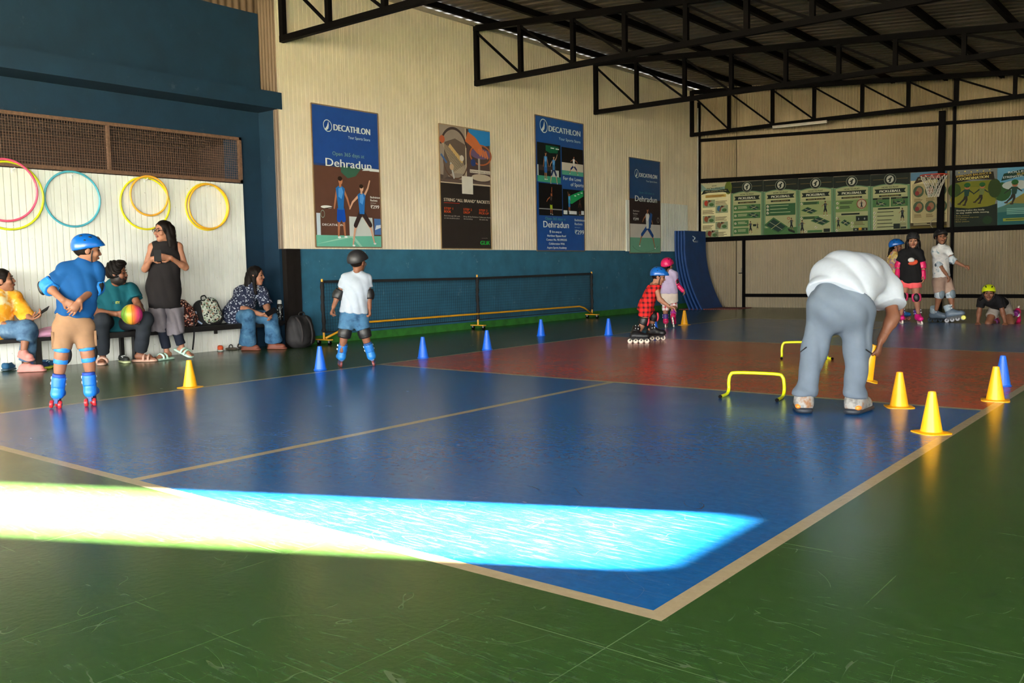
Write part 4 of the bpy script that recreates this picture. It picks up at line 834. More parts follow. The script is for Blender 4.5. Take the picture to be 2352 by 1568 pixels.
MB().tube(smooth_path([b0+U_*.2-Y_*.15+Xf*.02, b0+U_*.12-Y_*.2+Xf*.06, b0+U_*.05-Y_*.17+Xf*.1]), .012, 6).build('strap', M((150, 165, 190), .7), t, True)
# pink cloth
c0 = bagp(103, 765, -8.15); t = solid('folded_jacket', [el((c0[0], c0[1], bz+.03), I3, (.12, .15, .035)), el((c0[0]-.02, c0[1]+.08, bz+.055), I3, (.08, .12, .04)), rc((c0[0]+.08, c0[1]-.1, bz+.025), (c0[0]+.05, c0[1]+.16, bz+.06), .025)], .010, M((222, 160, 190), .85), None, .03, .006, 45, clip=[((0, 0, bz+.001), (0, 0, -1))]); tag(t, 'crumpled pink jacket on the bench beside the woman in orange', 'jacket')
# water bottle
c0 = hit(644, 732, 0, -8.2); t = thing('water_bottle', 'dark patterned water bottle on the bench end by the column', 'bottle', (c0[0], c0[1], bz)); B_ = (c0[0], c0[1], bz)
MB().lathe([(.038, 0), (.04, .01), (.04, .17), (.036, .19), (.03, .205)], 20, B_).build('flask', spotty('flask_print', (18, 20, 22), [(190, 190, 180), (120, 130, 130)], 40, .34, .35), t, autosm=40); MB().lathe([(.031, .205), (.031, .245), (.026, .255)], 20, B_).build('cap', M((196, 196, 190), .4), t, autosm=40)
MB().tube(smooth_path([(c0[0], c0[1]+.03, bz+.225), (c0[0], c0[1]+.055, bz+.21), (c0[0]+.01, c0[1]+.06, bz+.12)]), .006, 6).build('carry_loop', M((186, 160, 150), .6), t, True)
# black rucksack on the floor
c0 = flo(688, 797); x0, y0 = c0[0]+.04, c0[1]; t = thing('backpack', 'large plain black rucksack on the floor under the column', 'backpack', (x0, y0, 0)); BB = M((20, 17, 18), .75, .3)
solid('pack_body', [rc((x0, y0-.09, .12), (x0, y0-.08, .30), .12, .10), rc((x0, y0+.07, .12), (x0, y0+.05, .30), .12, .10), rc((x0+.05, y0-.05, .12), (x0+.03, y0-.02, .20), .12)], .013, BB, t, .06, .007, 26, clip=[((0, 0, .001), (0, 0, -1))])
for dy in (-.11, .04): MB().tube(smooth_path([(x0+.06, y0+dy, .38), (x0+.15, y0+dy-.01, .30), (x0+.17, y0+dy, .16), (x0+.13, y0+dy+.01, .05)]), .013, 6).build('strap', M((34, 28, 28), .8), t, True)
MB().tube(smooth_path([(x0, y0-.03, .385), (x0, y0-.01, .43), (x0, y0+.05, .43), (x0, y0+.07, .385)]), .010, 6).build('handle', BLKF, t, True)
# loose shoes
def shoe(px, py, ang, up, sole, label, s=1.0, kind='sneaker', name='shoe', grp='loose shoes under the bench'):
    c0 = flo(px, py); f = np.array([math.cos(ang), math.sin(ang), 0]); r = np.array([-f[1], f[0], 0]); z = np.array([0, 0, 1.]); P = lambda a, b, h: c0*np.array([1, 1, 0])+f*a*s+r*b*s+z*h*s
    t = thing(name, label, 'shoe', P(0, 0, 0), grp)
    solid('sole', [ec(P(-.085, 0, .014), P(.085, 0, .014), .040*s, .046*s, z, 2.6)], .007*s, sole, t, .01, clip=[((0, 0, .001), (0, 0, -1))])
    if kind == 'sneaker':
        solid('upper', [rc(P(-.075, 0, .045), P(.07, 0, .038), .036*s, .034*s), rc(P(-.07, 0, .06), P(-.02, 0, .065), .034*s, .03*s), rc(P(-.065, 0, .085), P(-.02, 0, .085), .024*s, .02*s, op='s', k=.008)], .007*s, up, t, .02, clip=[(P(0, 0, .02), (0, 0, -1))])
        MB().tube([P(.0, -.03, .07), P(.015, 0, .078), P(.03, .03, .064)], .005*s, 5).tube([P(.025, -.03, .062), P(.04, 0, .068), P(.05, .03, .058)], .005*s, 5).build('lace', M((210, 210, 205), .7), t, True)
    else:
        for a in (.02, .055) if kind == 'slide' else (.03,):
            MB().tube(smooth_path([P(a, -.045, .02), P(a, -.035, .055), P(a, 0, .07), P(a, .035, .055), P(a, .045, .02)]), .012*s if kind == 'slide' else .007*s, 6).build('strap', up, t, True)
    return t
NAVY, TEALS, SOLEY, SOLEW = M((24, 44, 84), .7), M((24, 78, 112), .7), M((206, 214, 60), .6), M((196, 200, 190), .6)
shoe(24, 850, 2.2, TEALS, M((60, 80, 90), .6), 'teal shoe on the floor at the left edge'); shoe(88, 848, 1.0, NAVY, SOLEY, 'navy shoe with yellow sole next to the pink clogs'); shoe(111, 844, .6, TEALS, SOLEY, 'blue shoe with yellow sole behind the boy in blue')
shoe(286, 833, -.2, M((26, 28, 24), .7), M((170, 176, 130), .6), 'black and green sneaker under the bench between the man\'s feet'); shoe(343, 816, 1.2, M((30, 70, 150), .7), NAVY, 'royal blue shoe left of the standing woman\'s feet'); shoe(356, 812, 1.0, M((26, 62, 132), .7), NAVY, 'dark blue shoe tucked behind the royal blue one')
shoe(506, 806, 2.6, M((214, 84, 40), .7), SOLEW, 'orange shoe lying by the panelling', .85); shoe(526, 803, .4, M((40, 34, 28), .6), M((90, 80, 66), .7), 'brown flip flop beside the orange shoe', .9, 'thong'); shoe(545, 800, .2, M((60, 52, 44), .6), M((60, 54, 48), .7), 'dark slipper beside the woman in navy', .9, 'slide')
# ------------------------------------------------------------------ people
FH = nrm((CF[0], CF[1], 0)); RH = np.array([FH[1], -FH[0], 0]); ZU = np.array([0, 0, 1.0])
def vec(r, t, u=0.0): return nrm(RH*r-FH*t+ZU*u)          # right of view, towards the viewer, up
def lerp(a, b, t): return np.asarray(a)*(1-t)+np.asarray(b)*t
class Fig:
    def __init__(s, label, bx, by, size, grp=None, d=0.0):
        global FH, RH
        B = flo(bx, by); FH = nrm((B-CAM)*np.array([1, 1, 0])); RH = np.array([FH[1], -FH[0], 0]); B = B+FH*d; B[2] = 0; s.B = B; s.FH = FH; s.D0 = np.dot(B-CAM, FH); s.s = size; s.t = thing('person', label, 'person', B, grp); s.J = {}
    def at(s, px, py, d=0.0):
        r = ray(px, py); return CAM+r*((s.D0+d)/np.dot(r, s.FH))
    def pose(s, **kw):
        for k, v in kw.items(): s.J[k] = s.at(*v)
        return s
    def __getitem__(s, k): return s.J[k]
class Head:
    def __init__(s, c, F, U, size):
        s.c = np.asarray(c, float); s.F = nrm(F); s.R = nrm(np.cross(s.F, U)); s.U = np.cross(s.R, s.F); s.s = size
    def P(s, r, f, u): return s.c+s.s*(s.R*r+s.F*f+s.U*u)
    def ax(s): return [s.R, s.F, s.U]
def head_prims(H, skin, smile=False, beard=None, brow=(28, 18, 14), lip=None):
    k = H.s; S = srgb(*skin); lipc = srgb(*(lip or (int(skin[0]*.80), int(skin[1]*.58), int(skin[2]*.58)))); P = H.P; A = H.ax(); dk = srgb(*brow)
    pr = [el(P(0, -.012, .025), A, np.array((.076, .095, .090))*k, S), el(P(0, .012, -.035), A, np.array((.062, .076, .082))*k, S), el(P(0, .052, -.092), A, np.array((.030, .030, .024))*k, S),
          rc(P(0, .080, .012), P(0, .098, -.020), .008*k, .0115*k, S, .01*k), el(P(0, .088, -.025), A, np.array((.017, .011, .008))*k, S, .008*k)]
    for q in (-1, 1):
        pr += [el(P(q*.075, -.008, -.008), A, np.array((.010, .020, .031))*k, S, .008*k), el(P(q*.045, .062, -.02), A, np.array((.024, .024, .026))*k, S),
               el(P(q*.032, .0800, .008), A, np.array((.0135, .010, .0065))*k, srgb(34, 22, 18), .004*k),
               rc(P(q*.018, .0850, .031), P(q*.036, .0815, .036), .0040*k, .0040*k, dk, .004*k), rc(P(q*.036, .0815, .036), P(q*.052, .072, .030), .0040*k, .003*k, dk, .004*k)]
    if beard:
        b = srgb(*beard); pr += [el(P(0, .010, -.066), A, np.array((.0655, .080, .060))*k, b, .01*k), rc(P(-.026, .088, -.040), P(.026, .088, -.040), .007*k, .007*k, b, .006*k), el(P(-.055, .02, -.03), A, np.array((.015, .03, .05))*k, b), el(P(.055, .02, -.03), A, np.array((.015, .03, .05))*k, b)]
    pr += [el(P(0, .0855, -.054), A, np.array((.024, .011, .010 if not smile else .012))*k, lipc, .006*k)]
    if smile: pr += [el(P(0, .0905, -.053), A, np.array((.016, .0062, .0055))*k, srgb(206, 198, 188), .002*k)]
    return pr
def hand_prims(wr, d, n, s, S, curl=.5, side=1, spread=.10, thumb=1.0):
    """palm and five fingers; d along the hand, n out of the palm, side: thumb side sign"""
    d = nrm(d); n = nrm(n-np.dot(n, d)*d); a = np.cross(n, d)*side; k = s; pr = [ec(wr, wr+d*.075*k, .027*k, .037*k, n, 1.9, S)]
    for i, (off, L) in enumerate(((.030, .066), (.0105, .074), (-.0095, .069), (-.028, .054))):
        b = wr+d*(.088-.003*abs(i-1))*k+a*off*k; q = nrm(d+a*spread*(1.2-i*.8)); c1 = curl*.8; c2 = curl*1.9
        m1 = b+(q*math.cos(c1)+n*math.sin(c1))*L*.52*k; m2 = m1+(q*math.cos(c2)+n*math.sin(c2))*L*.5*k
        pr += [rc(b-q*.02*k, m1, .0098*k, .0088*k, S, .004), rc(m1, m2, .0088*k, .0072*k, S, .004)]
    tb = wr+d*.022*k+a*.026*k; t1 = tb+nrm(d*.75+a*.75*thumb+n*.35)*.038*k; t2 = t1+nrm(d*.95+a*.2*thumb+n*(.3+.4*curl))*.032*k
    pr += [rc(tb, t1, .0135*k, .0108*k, S, .006), rc(t1, t2, .0104*k, .0082*k, S, .004)]
    return pr
def torso(J, s, w, front, g=0.0, fl=1.45, S=None, clip=(), belly=0.0):
    ch, wa, hp = w; pel, chest, nk = J['pel'], J['chest'], J['nk']; mid = J['mid'] if 'mid' in J else lerp(pel, chest, .5)
    L = [ec(pel, mid, hp+g, wa+g, front, fl, S, clip=clip), ec(mid, chest, wa+g, ch+g, front, fl, S, clip=clip), rc(J['shL'], J['shR'], .050*s+g, None, S, clip=clip), rc(nk, lerp(nk, J['shL'], .8), .047*s+g, .050*s+g, S, clip=clip), rc(nk, lerp(nk, J['shR'], .8), .047*s+g, .050*s+g, S, clip=clip)]
    if belly: L.append(el(mid+nrm(front)*.05, [nrm(front), ZU, np.cross(front, ZU)], (belly, .13*s, wa*.85), S, clip=clip))
    return L
def body(f, skin, head, w, front, h=.010, hands={}, feet={}, thin=1.0, hh=.0045, **hk):
    """ONE mesh: trunk and limbs, with the head and the hands meshed finer and joined on"""
    J, s = f.J, f.s; S = srgb(*skin); k = thin*s
    tr = torso(J, s, w, front, -.004, S=S)+[rc(J['nk']-ZU*.01, head.P(0, -.012, -.05), .048*s, .046*s, S)]
    for q in 'LR':
        tr += [rc(J['sh'+q], J['el'+q], .047*k, .038*k, S), rc(J['el'+q], J['wr'+q], .040*k, .026*k, S), el(lerp(J['el'+q], J['wr'+q], .25), I3, np.array((.04, .04, .04))*k, S)]
        tr += [rc(J['hp'+q], J['kn'+q], .085*k, .055*k, S), rc(J['kn'+q], J['an'+q], .053*k, .034*k, S)]
        sh = nrm(J['kn'+q]-J['an'+q]); tr.append(rc(lerp(J['kn'+q], J['an'+q], .2), lerp(J['kn'+q], J['an'+q], .45), .054*k, .046*k, S))
        if q in feet:
            T = nrm(feet[q]); a = J['an'+q]; up = nrm(np.cross(np.cross(T, ZU), T)); r = np.cross(T, up)
            tr += [rc(a-T*.03*s-up*.04*s, a+T*.11*s-up*.05*s, .032*s, .026*s, S)]
            tr += [rc(a+T*.12*s-up*.055*s+r*o*s, a+T*(.17-.25*abs(o-.02))*s-up*.06*s+r*o*s, .013*s, .010*s, S, .004) for o in (-.026, -.010, .006, .022)]
    parts = [sdf(tr, h, .025*s, colors=True)]
    parts.append(sdf(head_prims(head, skin, **hk)+[rc(head.P(0, -.012, -.05), head.P(0, -.02, -.10), .046*s, .047*s, S)], hh*max(head.s, .85), .014*head.s, colors=True))
    for q, (d, n, curl, side) in hands.items():
        wr = J['wr'+q]; parts.append(sdf(hand_prims(wr, d, n, s*1.0, S, curl, side)+[rc(wr, lerp(wr, J['el'+q], .22), .027*k, .030*k, S)], .0050 if s > .8 else .0048, .012*s, colors=True))
    V = []; F = []; C = []; o = 0
    for v, q, c in parts: V.append(v); F.append(q+o); C.append(c); o += len(v)
    ob = link_mesh('body', np.concatenate(V), np.concatenate(F), SKIN, f.t, True, cols=np.concatenate(C)); return ob
def tee(f, mat, w, front, hem, sleeve=.55, g=.012, h=.011, name='shirt', fold=.007, sl_r=(.060, .066), neck=None, hemn=None, fl=1.4, belly=0.0):
    J, s = f.J, f.s; hn = hemn if hemn is not None else nrm(J['pel']-J['chest']); hp = f.at(*hem) if not isinstance(hem, np.ndarray) else hem
    L = torso(J, s, w, front, g, fl, clip=[(hp, hn)], belly=belly)+[ec(J['pel'], J['pel']+hn*.10*s, w[2]+g, w[2]+g, front, fl, clip=[(hp, hn)])]
    for q in 'LR':
        if sleeve:
            a, b = J['sh'+q], lerp(J['sh'+q], J['el'+q], sleeve); L.append(rc(a, lerp(a, b, 1.1), sl_r[0]*s, sl_r[1]*s, clip=[(b, nrm(b-a))]))
            if sleeve > 1:
                a, b = J['el'+q], lerp(J['el'+q], J['wr'+q], sleeve-1); L.append(rc(a, lerp(a, b, 1.1), sl_r[1]*s, sl_r[1]*.92*s, clip=[(b, nrm(b-a))]))
    cl = [] if neck is None else [(J['nk']+ZU*neck*s, ZU)]
    return solid(name, L, h, mat, f.t, .03*s, fold, 26/s**.5, clip=cl)
def pants(f, mat, w, front, top, frac=(1.0, 1.0), r=(.098, .075, .065), h=.011, name='trousers', fold=.005, g=.0, fl=1.4, topn=None, ends=None, lowp=0.0):
    J, s = f.J, f.s; tp = f.at(*top) if not isinstance(top, np.ndarray) else top; tn = topn if topn is not None else nrm(J['chest']-J['pel']); hw = w[2]
    ct = [(tp, tn)]; L = [ec(J['pel']+ZU*.05*s, J['pel']-ZU*lowp, hw+g, hw+g, front, fl, clip=ct), rc(J['hpL'], J['hpR'], .09*s+g, clip=ct)]
    for i, q in enumerate('LR'):
        fr = frac[i]; a, b, c = J['hp'+q], J['kn'+q], J['an'+q]
        if fr <= 1: e = lerp(a, b, fr); L.append(rc(a, e, r[0]*s, r[1]*s, clip=[(e, nrm(e-a))] if not ends else [(e, nrm(ends[i]))]))
        else: e = lerp(b, c, fr-1); L += [rc(a, b, r[0]*s, r[1]*s), rc(b, e, r[1]*s, r[2]*s, clip=[(e, nrm(e-b))])]
    return solid(name, L, h, mat, f.t, .035*s, fold, 17/s**.5)
VENTS = None
def helmet(f, H, mat, dark=None, h=.008, vents=True, rim=True, strap=True, sc=1.0):
    k = H.s*sc; A = H.ax(); P = lambda r, fr, u: H.c+k*(H.R*r+H.F*fr+H.U*u)
    cutn = lambda: [(P(0, .02, .018), -(H.U-H.F*.10)), ]
    pr = [el(P(0, -.005, .040), A, np.array((.102, .128, .104))*k), el(P(0, -.055, .020), A, np.array((.088, .075, .095))*k), el(P(0, .06, .045), A, np.array((.080, .082, .050))*k)]
    pr += [el(P(q*.115, .01, -.035), A, np.array((.05, .052, .052))*k, op='s', k=.02*k) for q in (-1, 1)]
    hm = solid('helmet', pr, h, mat, f.t, .03*k, clip=[(P(0, -.06, -.045), -(H.U+H.F*.0)), (P(0, .06, .034), -(H.U-H.F*.34))])
    dk = dark or M((16, 16, 18), .6)
    if vents:
        vm = []
        for (r_, f_, u_) in VENTS or ((.045, .075, .115), (-.045, .075, .115), (.072, .0, .112), (-.072, .0, .112), (.05, -.08, .105), (-.05, -.08, .105), (0, -.118, .075), (.085, -.05, .075), (-.085, -.05, .075)):
            d = nrm(H.R*r_+H.F*f_+H.U*(u_-.04)); vm.append(el(P(r_*.98, f_*.98, .04+(u_-.04)*.99), [H.F, np.cross(d, H.F), d], np.array((.018, .011, .008))*k*(.5 if dark else 1)))
        for v in vm: link_mesh('vent', *sdf([v], .0045, .004), dk, hm, True)
    if strap:
        for q in (-1, 1): MB().tube(smooth_path([P(q*.088, .03, .0), P(q*.070, .030, -.06), P(q*.03, .045, -.112), P(0, .05, -.120)]), .006*k, 6).build('chin_strap', M((16, 16, 18), .6), hm, True)
    return hm
def skate(f, C, T, U, s, boot, cuff, frame, wheel, n=4, rear_pair=False, side=None, liner=None, wr=.034):
    """inline skate: C lies under the ankle on the floor, T towards the toe, U up the shank"""
    T = nrm(T); UL = nrm(U); Z = nrm(UL-np.dot(UL, T)*T); Y = nrm(np.cross(Z, T)); X = np.cross(Y, Z); P = lambda x, y, z: np.asarray(C, float)+s*(X*x+Y*y+Z*z)
    an_ = P(-.033, 0, .15); Pc = lambda z: an_+UL*(z-.15)*s
    b = solid('skate', [rc(P(-.05, 0, .112), P(.11, 0, .108), .044*s, .040*s), rc(P(.05, 0, .125), P(.02, 0, .15), .042*s, .042*s), rc(P(-.03, 0, .13), Pc(.20), .050*s, .050*s), el(P(.135, 0, .105), [X, Y, Z], np.array((.04, .042, .036))*s)], .008, boot, f.t, .03*s, clip=[(P(0, 0, .078), -Z)])
    solid('cuff', [rc(Pc(.165), Pc(.275), .0535*s, .056*s, clip=[(Pc(.262), UL), (Pc(.168), -UL)])], .008, cuff, b, .01)
    if liner: solid('liner', [rc(Pc(.24), Pc(.30), .049*s, .052*s, clip=[(Pc(.285), UL)])], .008, liner, b, .01)
    for z in (.20, .245): MB().bar(P(-.02, -.056, z), P(.02, .0, z-.0), .010*s, .016*s, up=Z).bar(P(.015, -.048, z), P(.02, .050, z), .012*s, .016*s, up=Z).obox(P(-.0, .056, z), X*.020*s, Y*.006*s, Z*.010*s).build('buckle', side or M((214, 216, 216), .4), b)
    MB().obox(P(.03, 0, .062), X*.115*s, Y*.013*s, Z*.020*s).obox(P(-.04, 0, .082), X*.04*s, Y*.022*s, Z*.010*s).obox(P(.09, 0, .082), X*.035*s, Y*.020*s, Z*.010*s).build('frame', frame, b)
    xs = np.linspace(-.085, .135, n) if n == 4 else np.linspace(-.07, .125, n)
    for i, x in enumerate(xs):
        for y in ((-.032, .032) if (rear_pair and i == 0) else (0,)):
            MB().lathe([(.012, -.013), (wr*.85, -.013), (wr, -.006), (wr, .006), (wr*.85, .013), (.012, .013)], 18, P(x, y, wr), (X*s, Z*s, -Y*s)).build('wheel', wheel, b, autosm=40)
            MB().cyl(P(x, y-.017, wr), P(x, y+.017, wr), .010*s, 8).build('hub', frame, b)
    return b
def pad(f, J, a, b, R, mat, capm, capdir, s, nm='elbow_pad', h=.008):
    """soft sleeve around a joint with a hard cap and two straps"""
    J, a, b = [np.asarray(x, float) for x in (J, a, b)]; d1, d2 = nrm(a-J), nrm(b-J)
    o = solid(nm, [rc(J+d1*.055*s, J+d2*.055*s, R, R), el(J, I3, (R*1.06,)*3)] if np.dot(d1, d2) < -.95 else [rc(J+d1*.062*s, J, R, R*1.03), rc(J, J+d2*.062*s, R*1.03, R)], h, mat, f.t, .02, clip=[(J+d1*.068*s, d1), (J+d2*.068*s, d2)])
    c = nrm(capdir); t = nrm(d1-d2); t = nrm(t-np.dot(t, c)*c); solid('cap', [el(J+c*R*.80, [c, t, np.cross(c, t)], (R*.45, R*1.05, R*.72))], .006, capm, o, .01)
    for d, in ((d1,), (d2,)): MB().lathe([(R*1.03, -.010), (R*1.06, 0), (R*1.03, .010)], 16, J+d*.048*s, (nrm(np.cross(d, c)), nrm(np.cross(d, np.cross(d, c))), d)).build('strap', capm if False else mat, o, True)
    return o
def hair_cap(f, H, rgb, extra=(), h=.007, front=.055, low=-.05, tilt=.35, rr=(.084, .102, .096), fold=.004):
    P = H.P; A = H.ax(); pr = [el(P(0, -.016, .028), A, np.array(rr)*H.s, clip=[(P(0, front, .02), H.F-H.U*tilt), (P(0, 0, low), -H.U)])]+list(extra)
    return solid('hair', pr, h, M((int(rgb[0]*.62), int(rgb[1]*.62), int(rgb[2]*.62)), .6, .3, spec=.12), f.t, .02, fold, 60)
def sandal(f, an, T, s, mat, name='sandal', z0=0.0, closed=False, pitch=0.0):
    T = nrm((T[0], T[1], 0)); T = nrm(T*math.cos(pitch)+ZU*math.sin(pitch)); r = nrm(np.cross(T, ZU)); up = np.cross(r, T); C = np.array(an, float); C = C-up*(C[2]-z0) if not pitch else C-up*.075*s; P = lambda a, b, c: C+s*(T*a+r*b+up*c)
    pr = [ec(P(-.055, 0, .014), P(.135, 0, .014), .044*s, .050*s, up, 2.5)]
    o = solid(name, pr if not closed else pr+[rc(P(-.045, 0, .040), P(.12, 0, .035), .040*s, .040*s), rc(P(-.03, 0, .055), P(.01, 0, .06), .038*s, .038*s)], .008, mat, f.t, .015, clip=[((0, 0, .001), -ZU)] if not pitch else ())
    if not closed:
        for a in (.045, .095): MB().tube(smooth_path([P(a, -.050, .02), P(a, -.042, .055), P(a, 0, .074), P(a, .042, .055), P(a, .050, .02)]), .013*s, 6).build('strap', mat, o, True)
    return o
def plaid(name, a, b):
    m = NT(name, .8, .25); s = m.n('ShaderNodeSeparateXYZ'); m.l(m.co(), s.inputs[0]); f = lambda v, p: m.math('LESS_THAN', m.math('FRACT', m.math('MULTIPLY', v, p)), .42)
    d = m.math('ADD', s.outputs[0], s.outputs[1]); k = m.math('MULTIPLY', m.math('ADD', f(s.outputs[2], 17), f(d, 14)), .5); m.color(m.mix(k, srgb(*a), srgb(*b))); return m.m
def blotch(name, cols, scale, rough=.8, detail=3):
    m = NT(name, rough, .25); n = len(cols); m.color(m.ramp(m.noise(scale, detail, .6), [(.30+.42*i/max(1, n-1), srgb(*c)) for i, c in enumerate(cols)], 'EASE')); return m.m
def cloth(rgb, name='cloth', vary=.10): return M(rgb, .85, vary, spec=.2)
DENIM = blotch('denim', [(30, 62, 92), (58, 98, 130), (84, 122, 150)], 9); DENIM2 = blotch('light_denim', [(44, 72, 100), (74, 104, 132), (110, 138, 160)], 8)
SK1, SK2, SK3, SK4 = (122, 78, 56), (138, 92, 68), (154, 106, 82), (108, 68, 48)
BLK = M((15, 15, 17), .5, .2); WHEELW = M((226, 214, 196), .4); HLM_BLUE = M((14, 88, 168), .28, .05)

# --- boy in blue, seen from behind, hands clasped behind him
f = Fig('boy from behind in blue T-shirt, blue helmet and beige shorts, hands clasped behind his back', 173, 932, .80)
f.pose(pel=(168, 742), chest=(184, 648), nk=(194, 606), shL=(150, 622), shR=(221, 620), elL=(110, 657, .02), wrL=(145, 689, -.13), elR=(221, 660, .03), wrR=(184, 690, -.15), hpL=(147, 752), hpR=(192, 752), knL=(141, 815, -.02), knR=(201, 811, -.02), anL=(133, 886), anR=(212, 880))
front = vec(.12, -1); w = (.104, .108, .114); H = Head(f.at(201, 574, -.01), vec(1, -.10, -.16), vec(.1, 0, 1), .88)
body(f, SK2, H, w, front, .008, {'L': (vec(.75, .15, -.5), vec(.1, -1, 0), .5, 1), 'R': (vec(-.6, .2, -.75), vec(-.1, -1, .1), .45, -1)}, hh=.004)
tee(f, cloth((12, 66, 118)), w, front, (168, 724), .60, .016, .008, fold=.008, sl_r=(.060, .070)); pants(f, cloth((136, 104, 78)), w, front, (168, 716), (.80, .80), (.086, .080, .1), .008, 'shorts')
for q, sx in (('L', -1), ('R', 1)):
    a = lerp(f['hp'+q], f['kn'+q], .42)+RH*sx*.066; MB().obox(a, FH*.04, RH*.008, ZU*.055).build('cargo_pocket', cloth((128, 97, 72)), f.t)
hair_cap(f, H, (26, 18, 14), front=.03, low=-.075); helmet(f, H, HLM_BLUE, h=.006, sc=.93)
PB = M((24, 116, 196), .6)
pad(f, f['elL'], f['shL'], f['wrL'], .054, PB, BLK, vec(-.9, -.2, -.3), .8, h=.006); pad(f, f['elR'], f['shR'], f['wrR'], .054, PB, BLK, vec(.25, 1, .0), .8, h=.006)
for q in 'LR':
    kn = f['kn'+q]; d1 = nrm(kn-f['an'+q]); o = solid('knee_pad', [el(kn+vec(.5, -1)*.05, [vec(.5, -1), ZU, vec(1, .5)], (.03, .075, .05))], .007, BLK, f.t)
    for z_, R_ in ((.042, .053), (-.045, .048)): solid('strap', [rc(kn+d1*(z_-.018), kn+d1*(z_+.018), R_, R_, clip=[(kn+d1*(z_+.018), d1), (kn+d1*(z_-.018), -d1)])], .006, PB, o, .004)
for q, (bx, by), T in (('L', (130, 935), vec(.12, -1)), ('R', (212, 930), vec(.18, -1))):
    c = flo(bx, by); skate(f, c, T, nrm(f['kn'+q]-c), .86, M((26, 118, 214), .45), M((22, 104, 200), .45), M((20, 60, 120), .5), M((190, 40, 44), .4), 3, True, liner=M((20, 60, 150), .7))

# --- boy in white T-shirt with black helmet, from behind
f = Fig('boy from behind in white T-shirt and denim shorts with a black helmet, by the net', 818, 841, .74)
f.pose(pel=(813, 722), chest=(817, 658), nk=(819, 630), shL=(795, 641), shR=(841, 640), elL=(777, 676, .0), wrL=(766, 705, -.03), elR=(847, 676, .0), wrR=(849, 708, -.03), hpL=(799, 728), hpR=(827, 728), knL=(792, 764, -.01), knR=(837, 764, -.01), anL=(785, 806), anR=(848, 806))
front = vec(.12, -1); w = (.115, .115, .122); H = Head(f.at(822, 602, -.01), vec(.62, -.8, -.05), vec(0, 0, 1), .86)
body(f, SK1, H, w, front, .009, {'L': (vec(-.35, .1, -1), vec(1, .2, 0), 1.1, 1), 'R': (vec(0, .1, -1), vec(-1, .2, 0), 1.0, -1)})
tee(f, cloth((160, 168, 178)), w, front, (813, 717), .58, .014, .009, fold=.008, sl_r=(.062, .070)); pants(f, DENIM, w, front, (813, 712), (.78, .78), (.102, .096, .1), .009, 'shorts')
hair_cap(f, H, (30, 20, 16), front=.0, low=-.06); helmet(f, H, M((34, 33, 35), .5), M((220, 220, 220), .4), h=.006)
for q, sx in (('L', -1), ('R', 1)): pad(f, f['el'+q], f['sh'+q], f['wr'+q], .047, BLK, BLK, vec(sx*.8, -.5), .74, h=.007); pad(f, f['kn'+q], f['hp'+q], f['an'+q], .060, BLK, BLK, vec(0, -1), .74, 'knee_pad', .007)
for q, (bx, by), T in (('L', (781, 841), vec(-.12, -1)), ('R', (860, 839), vec(.05, -1))):
    c = flo(bx, by); skate(f, c, T, nrm(f['kn'+q]-c), .84, M((30, 116, 190), .45), M((26, 104, 180), .45), M((24, 70, 120), .5), M((120, 60, 60), .4), 4, liner=M((22, 66, 120), .7))

# --- girl in red plaid leaning forward, pushing off on black skates
f = Fig('girl in red plaid romper and blue helmet bending forward on black inline skates', 1490, 784, .72)
f.pose(pel=(1484, 702), chest=(1497, 669), nk=(1507, 651), shL=(1499, 655, .10), shR=(1507, 660, -.08), elL=(1512, 684, .14), wrL=(1530, 700, .10), elR=(1515, 687, -.10), wrR=(1536, 703, -.12), hpL=(1483, 706, .06), hpR=(1483, 708, -.06), knL=(1501, 727, .10), knR=(1479, 737, -.04), anL=(1492, 755, .12), anR=(1468, 762, -.04))
front = vec(1, 0, -.5); w = (.100, .105, .118); H = Head(f.at(1513, 635, -.01), vec(1, .05, -.35), vec(.35, 0, 1), .84)
body(f, SK3, H, w, front, .009, {'L': (vec(1, .1, -.5), vec(0, .3, -1), .5, -1), 'R': (vec(1, .1, -.35), vec(0, .3, -1), .5, -1)})
RED = plaid('red_plaid', (206, 34, 30), (66, 16, 22)); tee(f, RED, w, front, (1480, 716), 0, .012, .009, 'romper_top', .006, neck=-.02); pants(f, RED, w, front, (1487, 690), (.62, .62), (.108, .104, .1), .009, 'romper_shorts')
hair_cap(f, H, (34, 22, 18), front=.02, low=-.085); helmet(f, H, HLM_BLUE, h=.006)
PK = M((226, 66, 84), .5)
for q, cd in (('L', vec(1, 0, -.1)), ('R', vec(1, 0, -.1))): pad(f, f['kn'+q], f['hp'+q], f['an'+q], .056, BLK, PK, cd, .72, 'knee_pad', .007)
for q, (bx, by), T, dd in (('R', (1462, 788), vec(1, .06), 0), ('L', (1500, 781), vec(1, -.05), 0)):
    c = flo(bx, by); skate(f, c, T, nrm(f['kn'+q]-c), .92, BLK, BLK, M((40, 40, 42), .5), WHEELW, 4, side=M((180, 180, 180), .4))

